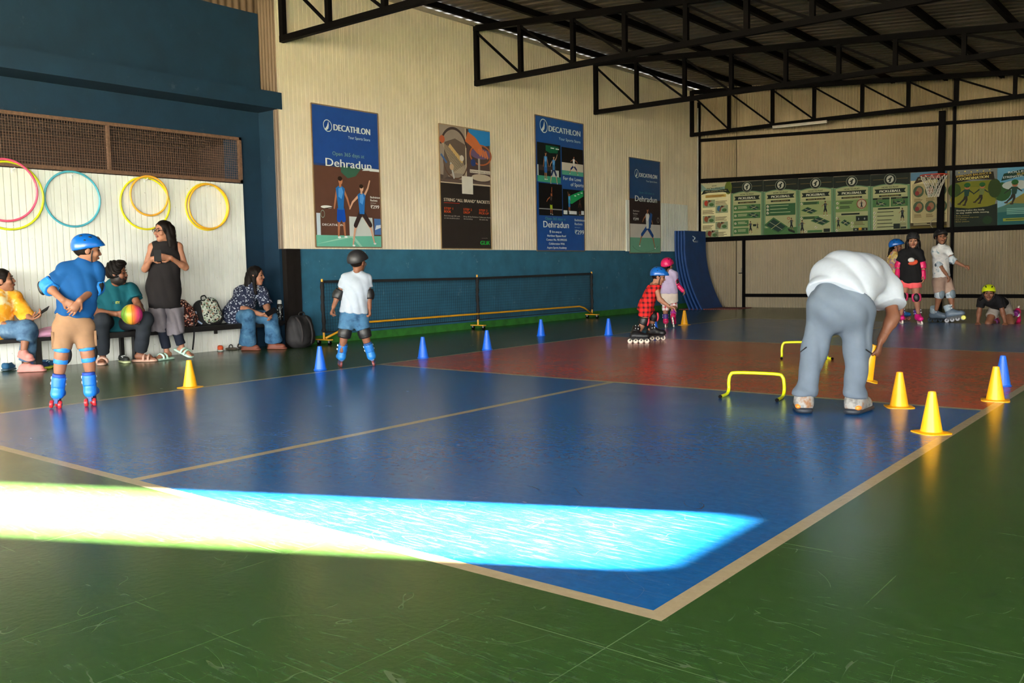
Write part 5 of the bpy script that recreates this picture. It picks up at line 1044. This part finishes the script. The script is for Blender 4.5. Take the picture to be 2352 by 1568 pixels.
# --- girl in lilac with pink helmet skating away
f = Fig('girl in lilac T-shirt with pink helmet and pink pads skating away, beside the crash mats', 1533, 752, .74)
f.pose(pel=(1537, 672), chest=(1537, 642), nk=(1538, 624), shL=(1526, 630), shR=(1549, 630), elL=(1520, 652, .05), wrL=(1518, 668, .12), elR=(1552, 649, .0), wrR=(1565, 664, .0), hpL=(1530, 678), hpR=(1545, 678), knL=(1529, 706, .02), knR=(1548, 700, .03), anL=(1528, 731, .0), anR=(1549, 722, -.10))
front = vec(.15, -1); w = (.098, .100, .112); H = Head(f.at(1533, 610, -.01), vec(.45, -.9, -.05), vec(0, 0, 1), .86)
body(f, SK2, H, w, front, .010, {'L': (vec(0, 0, -1), vec(1, 0, 0), .7, 1), 'R': (vec(.7, 0, -.7), vec(-.7, 0, -.6), .9, -1)}, hh=.005)
tee(f, cloth((176, 160, 188)), w, front, (1537, 673), .6, .012, .010, sl_r=(.058, .064)); pants(f, cloth((206, 190, 176)), w, front, (1537, 664), (.72, .72), (.1, .098, .1), .010, 'shorts')
hair_cap(f, H, (26, 18, 16), front=.0, low=-.08, extra=[rc(H.P(0, -.08, -.05), H.P(0, -.1, -.14), .028, .018)]); PNK = M((210, 26, 92), .4, .08); helmet(f, H, PNK, h=.007)
pad(f, f['elR'], f['shR'], f['wrR'], .045, PNK, BLK, vec(.6, .6), .74, h=.008); pad(f, f['elL'], f['shL'], f['wrL'], .045, PNK, BLK, vec(-.6, .6), .74, h=.008)
solid('wrist_guard', [rc(lerp(f['elR'], f['wrR'], .55), f['wrR']+vec(.7, 0, -.7)*.03, .034, .032)], .008, PNK, f.t)
WPK = plaid('red_white_stripe', (226, 214, 210), (170, 40, 50))
for q in 'LR': pad(f, f['kn'+q], f['hp'+q], f['an'+q], .050, WPK, PNK, vec(0, -1), .74, 'knee_pad', .008)
c = flo(1530, 752); skate(f, c, vec(.1, -1), nrm(f['knL']-c), .78, PNK, M((70, 40, 120), .5), M((150, 30, 80), .5), WHEELW, 4)
c = f.at(1546, 741, -.16); skate(f, c, vec(.1, -.75, -.66), nrm(f['knR']-c)+vec(0, .45, 0)*.0, .78, PNK, M((150, 40, 130), .5), M((150, 30, 80), .5), WHEELW, 4)

# --- man in white T-shirt and grey trousers bending over to set a cone
f = Fig('man in white T-shirt and grey track trousers bending down to place a cone', 1904, 948, .96)
f.pose(pel=(1936, 690, .02), mid=(1942, 642, .14), chest=(1978, 638, .32), nk=(2004, 655, .46), shL=(1940, 650, .44), shR=(2040, 668, .32), elL=(1884, 660, .50), wrL=(1905, 715, .46), elR=(2052, 728, .24), wrR=(2024, 781, .18), hpL=(1897, 704, .02), hpR=(1968, 706, .02), knL=(1872, 800, .03), knR=(1968, 803, .03), anL=(1846, 914, .0), anR=(1963, 918, .0))
front = vec(.15, -.55, -.85); w = (.170, .180, .195); H = Head(f.at(2018, 672, .56), vec(.5, -.5, -.9), vec(.5, -.8, -.1), 1.0)
body(f, SK4, H, tuple(x*.82 for x in w), front, .010, {'R': (vec(-.25, .0, -1), vec(-1, -.25, .1), .95, -1), 'L': (vec(.1, -.2, -1), vec(1, 0, 0), .6, 1)})
J = f.J; hp_ = f.at(1936, 672, .0); hn_ = nrm(np.array([0, 0, -.62])+(-RH*.20+FH*-.62)*1.0)
L = [ec(f.at(1932, 672, .03), J['mid'], .204, .206, vec(.1, -.5, -.85), 1.25, clip=[(f.at(1937, 678, -.05), vec(-.36, .60, -.72))]), ec(J['mid'], J['chest'], .200, .185, front, 1.3), rc(J['shL'], J['shR'], .070), rc(J['chest'], f.at(2016, 668, .32), .13, .10)]
for q in 'LR': L.append(rc(J['sh'+q], lerp(J['sh'+q], J['el'+q], .75), .082, .100, clip=[(lerp(J['sh'+q], J['el'+q], .55), nrm(J['el'+q]-J['sh'+q]))]))
solid('shirt', L, .009, cloth((164, 170, 178)), f.t, .06, .012, 17)
L = [ec(f.at(1932, 680, .05), J['pel']-ZU*.02, .182, .192, vec(0, 1, .1), 1.25), el(f.at(1906, 698, -.04), I3, (.110, .115, .13)), el(f.at(1962, 700, -.04), I3, (.110, .115, .13))]
for q, sx in (('L', -1), ('R', 1)):
    a, b, c = J['hp'+q], J['kn'+q], J['an'+q]; L += [rc(a, b, .112, .072), rc(b, lerp(b, c, .93), .072, .060, clip=[(lerp(b, c, .92), nrm(c-b))]), el(lerp(b, c, .88), I3, (.063, .065, .02))]
solid('trousers', L, .009, cloth((86, 96, 108)), f.t, .04, .010, 20, clip=[(f.at(1937, 668, -.05), -vec(-.36, .60, -.72))])
for q, sx in (('L', -1), ('R', 1)): MB().bar(J['kn'+q]+RH*sx*.085-FH*.03-ZU*.02, J['kn'+q]+RH*sx*.05-FH*.085+ZU*(.015 if sx < 0 else .01), .004, .006).build('reflective_strip', BLK, f.t)
hair_cap(f, H, (28, 20, 16), front=.03)
SHW = blotch('grey_white_trainer', [(96, 94, 92), (136, 134, 130), (124, 88, 60)], 16)
for q, (bx, by), T in (('L', (1846, 946), vec(-.12, -1)), ('R', (1964, 949), vec(.40, -1))):
    c = flo(bx, by); T = nrm(T); r = np.cross(T, ZU); P = lambda a, b, z: c+T*a+r*b+ZU*z
    o = solid('trainer', [rc(P(-.02, 0, .05), P(.15, 0, .044), .055, .050), rc(P(-.015, 0, .08), P(.05, 0, .085), .052, .046), rc(P(.0, 0, .10), P(.01, 0, .125), .052, .050)], .008, SHW, f.t, .03, clip=[(P(0, 0, .022), -ZU)])
    solid('outsole', [ec(P(-.035, 0, .02), P(.17, 0, .018), .056, .056, ZU, 2.2)], .007, M((30, 34, 42), .6), o, .01, clip=[((0, 0, .001), -ZU)])
    solid('heel_patch', [el(P(-.045, .036 if q == 'R' else -.036, .045), [T, r, ZU], (.03, .02, .018))], .005, M((214, 120, 40), .5), o)
# the cone in his hand
hd = vec(-.25, 0, -1); ct = f['wrR']+hd*.035+vec(-1, -.25, .1)*.034; cb = f.at(1984, 868, .19); dz = nrm(ct-cb); o = CONE0['y'].copy(); COL.objects.link(o); base_ = ct-dz*.2255
o.rotation_euler = Vector(dz).to_track_quat('Z', 'Y').to_euler(); o.location = Vector(base_); tag(o, 'yellow training cone held tilted in the bending man\'s hand', 'cone', 'small plastic training cones on the floor')
# --- far group: girl with blue helmet half hidden
f = Fig('girl in tie-dye top with blue helmet, half hidden behind the bending man', 2066, 735, .74)
f.pose(pel=(2056, 640), chest=(2052, 604), nk=(2054, 583), shL=(2045, 589, .06), shR=(2060, 589, -.06), elL=(2044, 612, .1), wrL=(2050, 632, .1), elR=(2066, 612, -.06), wrR=(2070, 632, -.06), hpL=(2053, 648, .06), hpR=(2060, 648, -.06), knL=(2054, 684, .06), knR=(2064, 684, -.06), anL=(2056, 718, .06), anR=(2068, 718, -.06))
front = vec(1, .1); w = (.095, .098, .108); H = Head(f.at(2059, 566), vec(1, .1, -.08), vec(0, 0, 1), .86)
body(f, SK2, H, w, front, .011, {'R': (vec(.2, 0, -1), vec(0, -1, 0), .6, 1), 'L': (vec(.1, 0, -1), vec(0, 1, 0), .6, -1)}, hh=.0055)
TIE = blotch('tie_dye', [(120, 120, 130), (200, 150, 60), (214, 190, 120), (150, 120, 140), (210, 130, 60)], 11); tee(f, TIE, w, front, (2056, 640), .6, .014, .011, 'tunic', sl_r=(.058, .064)); pants(f, cloth((190, 180, 190)), w, front, (2056, 632), (1.4, 1.4), (.095, .07, .06), .011, 'leggings')
hair_cap(f, H, (24, 18, 16), front=.02, low=-.08, extra=[rc(H.P(0, -.09, -.06), H.P(0, -.12, -.19), .03, .014)]); helmet(f, H, HLM_BLUE, h=.007)
SKB = M((26, 110, 190), .45)
for px, py in ((2052, 738), (2071, 734)): c = flo(px, py); skate(f, c, vec(1, .25), ZU, .80, SKB, SKB, M((50, 60, 80), .5), M((190, 110, 90), .4), 4)
pad(f, f['elR'], f['shR'], f['wrR'], .045, M((40, 120, 180), .6), BLK, vec(-.5, .5), .74, h=.009)

# --- girl in black T-shirt
f = Fig('girl facing the viewer in long black T-shirt with black helmet and pink pads', 2096, 746, .80)
f.pose(pel=(2092, 632), chest=(2092, 600), nk=(2094, 574), shL=(2074, 582), shR=(2112, 581), elL=(2064, 608, .02), wrL=(2061, 630, -.04), elR=(2119, 609, .0), wrR=(2121, 633, -.04), hpL=(2081, 640), hpR=(2102, 640), knL=(2075, 681, -.02), knR=(2105, 683, -.02), anL=(2070, 720), anR=(2109, 718))
front = vec(-.05, 1); w = (.112, .120, .128); H = Head(f.at(2097, 553), vec(.05, 1, -.12), vec(0, 0, 1), .90)
body(f, SK3, H, w, front, .010, {'L': (vec(-.1, .1, -1), vec(1, 0, 0), .6, -1), 'R': (vec(.05, .1, -1), vec(-1, 0, 0), .6, 1)}, hh=.0045)
pants(f, cloth((232, 92, 96)), w, front, (2092, 634), (.50, .50), (.100, .102, .1), .010, 'shorts'); tee(f, cloth((20, 19, 21)), (.118, .132, .142), front, (2092, 649), .70, .014, .010, sl_r=(.066, .072))
pb = f.at(2093, 599, -.135); MB().obox(pb, RH*.04, FH*.010, ZU*.03).build('shirt_print', M((206, 90, 60), .8), f.t) if False else solid('shirt_print', [el(f.at(2093, 597, -.125), [RH, FH, ZU], (.045, .03, .035)), ], .007, M((206, 204, 200), .8), f.t); solid('shirt_print', [el(f.at(2095, 605, -.128), [RH, FH, ZU], (.055, .03, .026)), el(f.at(2104, 601, -.122), [RH, FH, ZU], (.025, .03, .03))], .007, M((206, 76, 44), .8), f.t)
hair_cap(f, H, (22, 16, 15), front=.05, low=-.10, extra=[rc(H.P(q*.075, -.01, -.02), H.P(q*.100, .035, -.20), .034, .022) for q in (-1, 1)]+[rc(H.P(q*.09, .03, -.15), H.P(q*.085, .075, -.27), .026, .012) for q in (-1, 1)]); helmet(f, H, M((40, 40, 42), .5), h=.007)
for q, sx in (('L', -1), ('R', 1)):
    pad(f, f['el'+q], f['sh'+q], f['wr'+q], .046, PNK, M((120, 20, 60), .5), vec(sx*.7, -.5), .8, h=.008); solid('wrist_guard', [rc(lerp(f['el'+q], f['wr'+q], .6), f['wr'+q]-ZU*.03, .036, .036)], .008, PNK, f.t)
    pad(f, f['kn'+q], f['hp'+q], f['an'+q], .060, M((220, 60, 110), .6), BLK, vec(0, 1), .8, 'knee_pad', .008)
for q, (bx, by), T in (('L', (2070, 745), vec(.15, 1)), ('R', (2113, 747), vec(.25, 1))): c = flo(bx, by-2); skate(f, c, T, nrm(f['kn'+q]-c), .86, M((216, 24, 120), .45), M((70, 40, 130), .5), M((170, 20, 90), .5), WHEELW, 4)

# --- boy in white T-shirt with one arm out
f = Fig('boy in white T-shirt with black helmet holding one arm out, right of the group', 2170, 740, .84)
f.pose(pel=(2163, 640), chest=(2160, 598), nk=(2162, 566), shL=(2148, 575, -.02), shR=(2174, 573, .08), elL=(2155, 606, -.06), wrL=(2174, 630, -.13), elR=(2187, 597, .06), wrR=(2212, 610, .02), hpL=(2155, 646, -.04), hpR=(2172, 646, .04), knL=(2158, 675, -.06), knR=(2183, 675, .0), anL=(2151, 710), anR=(2188, 708))
front = vec(.65, .75); w = (.110, .112, .118); H = Head(f.at(2161, 545), vec(.35, .95, .08), vec(-.05, 0, 1), .90)
body(f, SK2, H, w, front, .010, {'L': (vec(.5, .1, -.8), vec(-.8, 0, -.5), .7, -1), 'R': (vec(1, .1, -.2), vec(0, -.2, -1), 1.1, 1)}, hh=.0045, smile=True)
tee(f, blotch('white_printed_cotton', [(206, 204, 204), (226, 222, 218), (226, 224, 222), (120, 150, 160)], 13), w, front, (2163, 635), .60, .014, .010, sl_r=(.064, .070)); pants(f, blotch('beige_shorts', [(150, 124, 110), (176, 148, 132)], 5), w, front, (2163, 626), (.88, .88), (.105, .092, .1), .010, 'shorts')
hair_cap(f, H, (26, 18, 16), front=.04, low=-.05); helmet(f, H, M((26, 25, 27), .5), h=.007)
LGT = blotch('pale_blue_guard', [(150, 166, 176), (196, 202, 206), (120, 140, 150)], 14)
for q, cd in (('L', vec(-.8, .3)), ('R', vec(0, .2, -1))): pad(f, f['el'+q], f['sh'+q], f['wr'+q], .050, LGT, M((70, 84, 96), .5), cd, .84, h=.008)
for q in 'LR': pad(f, f['kn'+q], f['hp'+q], f['an'+q], .064, LGT, M((110, 126, 136), .5), vec(.6, .8), .84, 'knee_pad', .008)
GR = M((96, 110, 124), .45)
c = flo(2150, 738); skate(f, c, vec(1, .10), nrm(f['knL']-c), 1.0, GR, M((150, 164, 172), .5), M((40, 44, 50), .5), M((60, 70, 80), .4), 4)
MB().lathe([(.012, -.013), (.029, -.013), (.0345, 0), (.029, .013), (.012, .013)], 18, c+vec(1, .10)*.137+ZU*.034, (vec(1, .1), ZU, vec(.1, -1))).build('front_wheel', M((214, 206, 40), .4), f.t, autosm=40)
c = flo(2190, 741); T2 = nrm(vec(1, .15)+ZU*.20); skate(f, c+ZU*.015, T2, nrm(f['knR']-c-T2*.1), 1.0, GR, M((150, 164, 172), .5), M((40, 44, 50), .5), M((150, 150, 156), .4), 4)
MB().lathe([(.012, -.014), (.029, -.014), (.0355, 0), (.029, .014), (.012, .014)], 18, c+T2*.137+ZU*.053, (vec(1, .1), ZU, vec(.1, -1))).build('front_wheel', M((214, 206, 40), .4), f.t, autosm=40)

# --- girl on hands and knees with lime helmet
f = Fig('smiling girl on hands and knees in black T-shirt with lime yellow helmet', 2275, 745, .80)
f.pose(pel=(2298, 702, .32), mid=(2290, 694, .2), chest=(2280, 690, .07), nk=(2274, 684, .0), shL=(2255, 690, .04), shR=(2297, 690, .04), elL=(2249, 716, .03), wrL=(2246, 740, -.03), elR=(2303, 717, .03), wrR=(2309, 741, -.03), hpL=(2285, 708, .30), hpR=(2310, 706, .34), knL=(2270, 742, .12), knR=(2322, 742, .20), anL=(2288, 739, .50), anR=(2336, 724, .45))
front = vec(.0, .5, -1); w = (.115, .112, .125); H = Head(f.at(2271, 673, -.06), vec(.03, 1, -.12), vec(0, .15, 1), .88)
body(f, SK1, H, w, front, .010, {'L': (vec(-.15, .8, -.5), vec(0, -.4, -1), .1, -1), 'R': (vec(.15, .8, -.5), vec(0, -.4, -1), .1, 1)}, hh=.0045, smile=True)
tee(f, cloth((18, 17, 19)), w, front, (2294, 700, .26), .62, .014, .010, sl_r=(.064, .072)); pants(f, cloth((150, 140, 130)), w, front, f.at(2290, 696, .22), (.55, .55), (.1, .094, .1), .010, 'shorts')
hair_cap(f, H, (24, 17, 15), front=.05, low=-.06, extra=[rc(H.P(.08, -.03, -.04), H.P(.12, -.04, -.11), .028, .02)]); helmet(f, H, M((206, 220, 20), .35, .05), h=.006, sc=1.0)
pr = Print(H.P(-.045, .138, .040), H.R*.09*H.s, H.U*.016*H.s, H.F); 
for q, dd in (('L', vec(.55, -1, .05)), ('R', vec(.35, -1, .55))):
    an = f['an'+q]; sh = nrm(an-f['kn'+q]); T = nrm(np.cross(sh, np.cross(ZU, sh)))*-1.0
    skate(f, an+sh*.13, nrm(-ZU+sh*.2), -sh, .84, PNK, M((120, 30, 110), .5), M((160, 20, 80), .5), WHEELW, 4)
    pad(f, f['kn'+q], f['hp'+q], f['an'+q], .058, M((60, 40, 40), .6), BLK, -ZU*.5+vec(0, 1), .8, 'knee_pad', .009) if False else None

# --- seated and standing adults at the bench
SEATZ = bz
# woman in orange, at the left edge
f = Fig('woman laughing in orange floral shirt and jeans, seated cross-legged at the left edge', 40, 853, .90, d=-.12)
f.pose(pel=(-20, 754, .05), chest=(2, 700, .04), nk=(8, 672, .05), shL=(-28, 688, .06), shR=(34, 684, .06), elL=(-30, 730, .02), wrL=(20, 748, -.1), elR=(58, 722, .02), wrR=(72, 733, -.08), hpL=(-25, 757, .04), hpR=(0, 758, .04), knL=(62, 752, -.12), knR=(68, 760, -.08), anL=(55, 802, -.16), anR=(62, 832, .0))
front = vec(.8, .6); w = (.135, .14, .155); H = Head(f.at(8, 644, .02), vec(1, .22, .12), vec(-.12, 0, 1), .97)
body(f, SK2, H, w, front, .010, {'L': (vec(1, .1, .1), vec(0, -.2, -1), .5, -1), 'R': (vec(1, .05, .50), vec(-.3, .4, .8), .7, 1)}, smile=True)
OR = blotch('orange_floral_cotton', [(206, 120, 20), (226, 150, 30), (232, 160, 44), (232, 206, 150), (236, 220, 180)], 7); tee(f, OR, (.145, .16, .175), front, f.at(-15, 772, .1), 1.25, .018, .010, fold=.009, sl_r=(.072, .078)); 
pants(f, DENIM2, w, front, f.at(-20, 755, .12), (1.62, 1.92), (.100, .082, .082), .010, 'jeans')
hair_cap(f, H, (30, 20, 16), front=.045, low=-.05, extra=[el(H.P(0, -.10, .0), H.ax(), (.05, .05, .05))])
CLOG = M((200, 130, 120), .7); sandal(f, f['anL']+vec(0, 0, -.3)*.02, vec(.35, .9), .95, CLOG, 'clog', closed=True, pitch=-.12); sandal(f, f['anR'], vec(1, .25), .95, CLOG, 'clog', closed=True)
hp = f['wrR']+vec(1, .05, .5)*.105+ZU*.02; tag(MB().obox(hp, vec(.85, .1, .55)*.07, vec(.3, -.8, .5)*.035, np.cross(vec(.85, .1, .55), vec(.3, -.8, .5))*.004).build('phone', M((12, 12, 14), .55, spec=.15), origin=hp), 'black phone held up by the woman in orange', 'phone')

# man in teal with the ball
f = Fig('bearded man in teal T-shirt seated on the bench holding a ball', 282, 832, .98, d=-.06)
f.pose(pel=(262, 735, .14), chest=(262, 686, .12), nk=(262, 654, .10), shL=(226, 670, .12), shR=(300, 666, .12), elL=(221, 716, .06), wrL=(268, 721, -.17), elR=(317, 700, .04), wrR=(327, 714, -.17), hpL=(246, 742, .12), hpR=(280, 742, .12), knL=(234, 736, -.20), knR=(334, 733, -.18), anL=(236, 815, -.02), anR=(322, 810, .0))
front = vec(.25, 1); w = (.165, .17, .175); H = Head(f.at(269, 628, .04), vec(.95, .35, -.02), vec(0, .05, 1), 1.02)
body(f, SK1, H, w, front, .010, {'L': (vec(1, .3, .1), vec(.4, -1, .2), .55, 1), 'R': (vec(-.05, .4, -.6), vec(-1, -.3, -.1), .5, -1)}, {'L': vec(-.1, 1, -.05), 'R': vec(1, .35, -.05)}, beard=(26, 18, 15))
tee(f, cloth((14, 76, 86)), w, front, f.at(262, 755, .18), .62, .018, .010, fold=.009, sl_r=(.076, .086), belly=.11); pants(f, cloth((38, 42, 48)), w, front, f.at(262, 738, .2), (1.93, 1.93), (.098, .078, .070), .010)
hair_cap(f, H, (24, 17, 14), front=.062, low=-.045, tilt=.2, rr=(.087, .106, .112), extra=[el(H.P(0, .04, .105), H.ax(), (.07, .055, .035))], fold=.009)
a_ = f.at(258, 699, -.075); pr = Print(a_, RH*.075, ZU*.05, -FH); pr.text('ITY', .45, .1, .55, (206, 196, 60), width=.5, bold=1); pr.text('C', .05, .1, .55, (14, 40, 44), width=.25, bold=1); pr.build(f.t, 'shirt_lettering')
for q in 'LR': sandal(f, f['an'+q], vec(-.1, 1) if q == 'L' else vec(1, .35), 1.0, M((186, 146, 126), .7), 'sandal')
bc = f.at(303, 722, -.27); bm_ = NT('rainbow_rubber', .45, .4); sp = bm_.n('ShaderNodeSeparateXYZ'); bm_.l(bm_.co(), sp.inputs[0]); g_ = bm_.math('ADD', bm_.math('MULTIPLY', sp.outputs[0], float(RH[0])*4.6), bm_.math('ADD', bm_.math('MULTIPLY', sp.outputs[1], float(RH[1])*4.6), .5))
bm_.color(bm_.ramp(g_, [(0, srgb(60, 110, 40)), (.22, srgb(110, 150, 40)), (.4, srgb(214, 170, 50)), (.58, srgb(226, 110, 50)), (.8, srgb(220, 60, 120)), (1, srgb(200, 40, 140))]))
bt = thing('play_ball', 'rainbow coloured play ball held by the man in teal', 'ball', bc-ZU*.107); V = []; ball = MB().lathe([(.107*math.sin(math.pi*i/16)+1e-6, -.107*math.cos(math.pi*i/16)) for i in range(17)], 32, bc); o = ball.build('ball', bm_.m, None, True, origin=bc); o.parent = bt; o.location = (0, 0, .107)
for k in range(4):
    a = math.pi*k/4; MB().tube([bc+.1075*(math.cos(t_)*(RH*math.cos(a)+FH*math.sin(a))+math.sin(t_)*ZU) for t_ in np.linspace(0, 2*math.pi, 40)[:-1]], .0016, 5, closed=True).build('seam', M((120, 70, 40), .6), bt)

# standing woman in black
f = Fig('woman standing in sleeveless black kurta and glasses, holding a phone', 400, 824, .97, d=-.06)
f.pose(pel=(376, 660), mid=(377, 625), chest=(379, 592), nk=(375, 556), shL=(350, 568), shR=(410, 566), elL=(333, 618, -.02), wrL=(348, 595, -.17), elR=(426, 614, -.02), wrR=(392, 592, -.17), hpL=(362, 672), hpR=(392, 672), knL=(370, 740, -.02), knR=(398, 740, -.02), anL=(383, 806), anR=(418, 796))
front = vec(-.12, 1); w = (.145, .138, .165); H = Head(f.at(375, 531, -.02), vec(-.82, .6, -.02), vec(.05, 0, 1), .98)
body(f, SK3, H, w, front, .009, {'L': (vec(1, .25, .15), vec(.2, -1, .2), .7, 1), 'R': (vec(-1, .25, .12), vec(-.2, -1, .2), .7, -1)}, {'L': vec(-.8, .8, -.05), 'R': vec(.75, .75, -.25)}, smile=True, thin=.86)
KB = cloth((26, 23, 24)); pel = f['pel']
nj = dict(f.J); nj['shL'], nj['shR'] = lerp(f['shL'], f['shR'], .10), lerp(f['shR'], f['shL'], .10); nj['nk'] = f['nk']-ZU*.02
solid('kurta', [q_ for q_ in torso(nj, f.s*.9, (.150, .142, .172), front, .012, 1.4)]+[ec(pel, f.at(378, 706), .178, .165, front, 1.35, clip=[(f.at(378, 707), -ZU)])], .009, KB, f.t, .03, .006, 20, clip=[(f['nk']+ZU*.02, ZU)])
GY = M((104, 98, 104), .85, .15); 
for cx, dx in ((363, -1), (399, 1)): solid('hem_panel', [ec(f.at(cx, 705), f.at(cx-(1 if dx < 0 else -4), 765 if dx < 0 else 775), .098, .100, front, 1.0, clip=[(f.at(cx, 761 if dx < 0 else 768), vec(.1*dx, 0, -1)), (f.at(cx, 706), ZU)])], .009, GY, f.t, .02, .010, 30)
pants(f, cloth((24, 28, 40)), w, front, f.at(376, 690), (1.90, 1.90), (.074, .058, .050), .010)
hair_cap(f, H, (26, 18, 16), front=.05, low=-.06, extra=[rc(H.P(-.045, -.055, .02), H.P(-.075, -.06, -.20), .055, .045), rc(H.P(.035, -.07, .0), H.P(.02, -.09, -.20), .055, .040), rc(H.P(-.06, -.02, .0), H.P(-.085, -.015, -.16), .03, .02)])
gl = MB()
for q in (-1, 1): gl.tube([H.P(q*.034+.022*math.cos(t_), .0975, .010+.018*math.sin(t_)) for t_ in np.linspace(0, 2*math.pi, 17)[:-1]], .0026, 5, closed=True).tube([H.P(q*.056, .095, .014), H.P(q*.078, .02, .010)], .0024, 5)
gl.tube([H.P(-.012, .099, .012), H.P(.012, .099, .012)], .0025, 5).build('glasses', M((20, 16, 16), .4), f.t, True)
MB().tube([lerp(f['wrR'], f['elR'], .10)+.031*(math.cos(t_)*ZU+math.sin(t_)*FH) for t_ in np.linspace(0, 2*math.pi, 17)[:-1]], .0035, 5, closed=True).build('bracelet', M((190, 100, 50), .5), f.t, True)
MINT = M((176, 206, 186), .6); sandal(f, f['anL'], vec(-.8, .8), .95, MINT); sandal(f, f['anR'], vec(.75, .75), .95, MINT, pitch=-.35)
hp = f.at(362, 587, -.30); tag(MB().obox(hp, vec(1, 0, .05)*.036, ZU*.06, FH*.004).build('phone', M((12, 12, 14), .55, spec=.15), origin=hp), 'black phone in the hands of the standing woman', 'phone')

# woman in navy print, seated
f = Fig('woman in navy printed kurta and flared jeans seated at the right end of the bench', 600, 802, .96, d=-.07)
f.pose(pel=(545, 722, .08), chest=(566, 684, .05), nk=(580, 656, .04), shL=(551, 670, .07), shR=(601, 670, .05), elL=(555, 708, -.05), wrL=(600, 722, -.18), elR=(612, 702, .0), wrR=(617, 716, -.14), hpL=(540, 727, .08), hpR=(562, 727, .09), knL=(570, 726, -.16), knR=(623, 728, -.08), anL=(569, 790, -.02), anR=(629, 785, .0))
front = vec(.75, .65); w = (.125, .145, .16); H = Head(f.at(588, 633, .02), vec(.95, .30, -.06), vec(.05, 0, 1), .98)
body(f, SK3, H, w, front, .009, {'L': (vec(.9, .2, -.25), vec(0, -.4, 1), .6, -1), 'R': (vec(.2, .5, -.6), vec(-.8, -.2, .5), .7, 1)})
NV = spotty('navy_block_print', (30, 36, 58), [(176, 180, 190), (150, 156, 170)], 42, .36); tee(f, NV, (.130, .155, .172), front, f.at(538, 742, .1), .92, .016, .009, 'kurta', fold=.009, sl_r=(.066, .086))
pants(f, DENIM, w, front, f.at(545, 722, .12), (1.97, 1.97), (.100, .078, .108), .010, 'jeans')
hair_cap(f, H, (30, 21, 18), front=.05, low=-.06, extra=[rc(H.P(0, -.07, -.02), H.P(.02, -.10, -.20), .065, .045), rc(H.P(.065, -.01, -.03), H.P(.085, .03, -.22), .028, .016), rc(H.P(-.06, -.03, -.03), H.P(-.08, -.02, -.2), .03, .02)])
MB().tube(smooth_path([H.P(.045, .03, -.13), H.P(.02, .065, -.19), H.P(0, .085, -.225), H.P(-.02, .065, -.19), H.P(-.045, .03, -.13)]), .0022, 5).build('necklace', M((206, 190, 150), .3), f.t, True)
for q in 'LR': sandal(f, f['an'+q], vec(.9, .45), .92, M((110, 58, 40), .6), 'shoe', closed=True)
hp = f.at(623, 716, -.26); tag(MB().obox(hp, vec(.8, .3, .45)*.068, vec(.5, -.5, -.7)*.036, np.cross(vec(.8, .3, .45), vec(.5, -.5, -.7))*.004).build('phone', M((12, 12, 14), .55, spec=.15), origin=hp), 'black phone held by the woman in navy', 'phone')
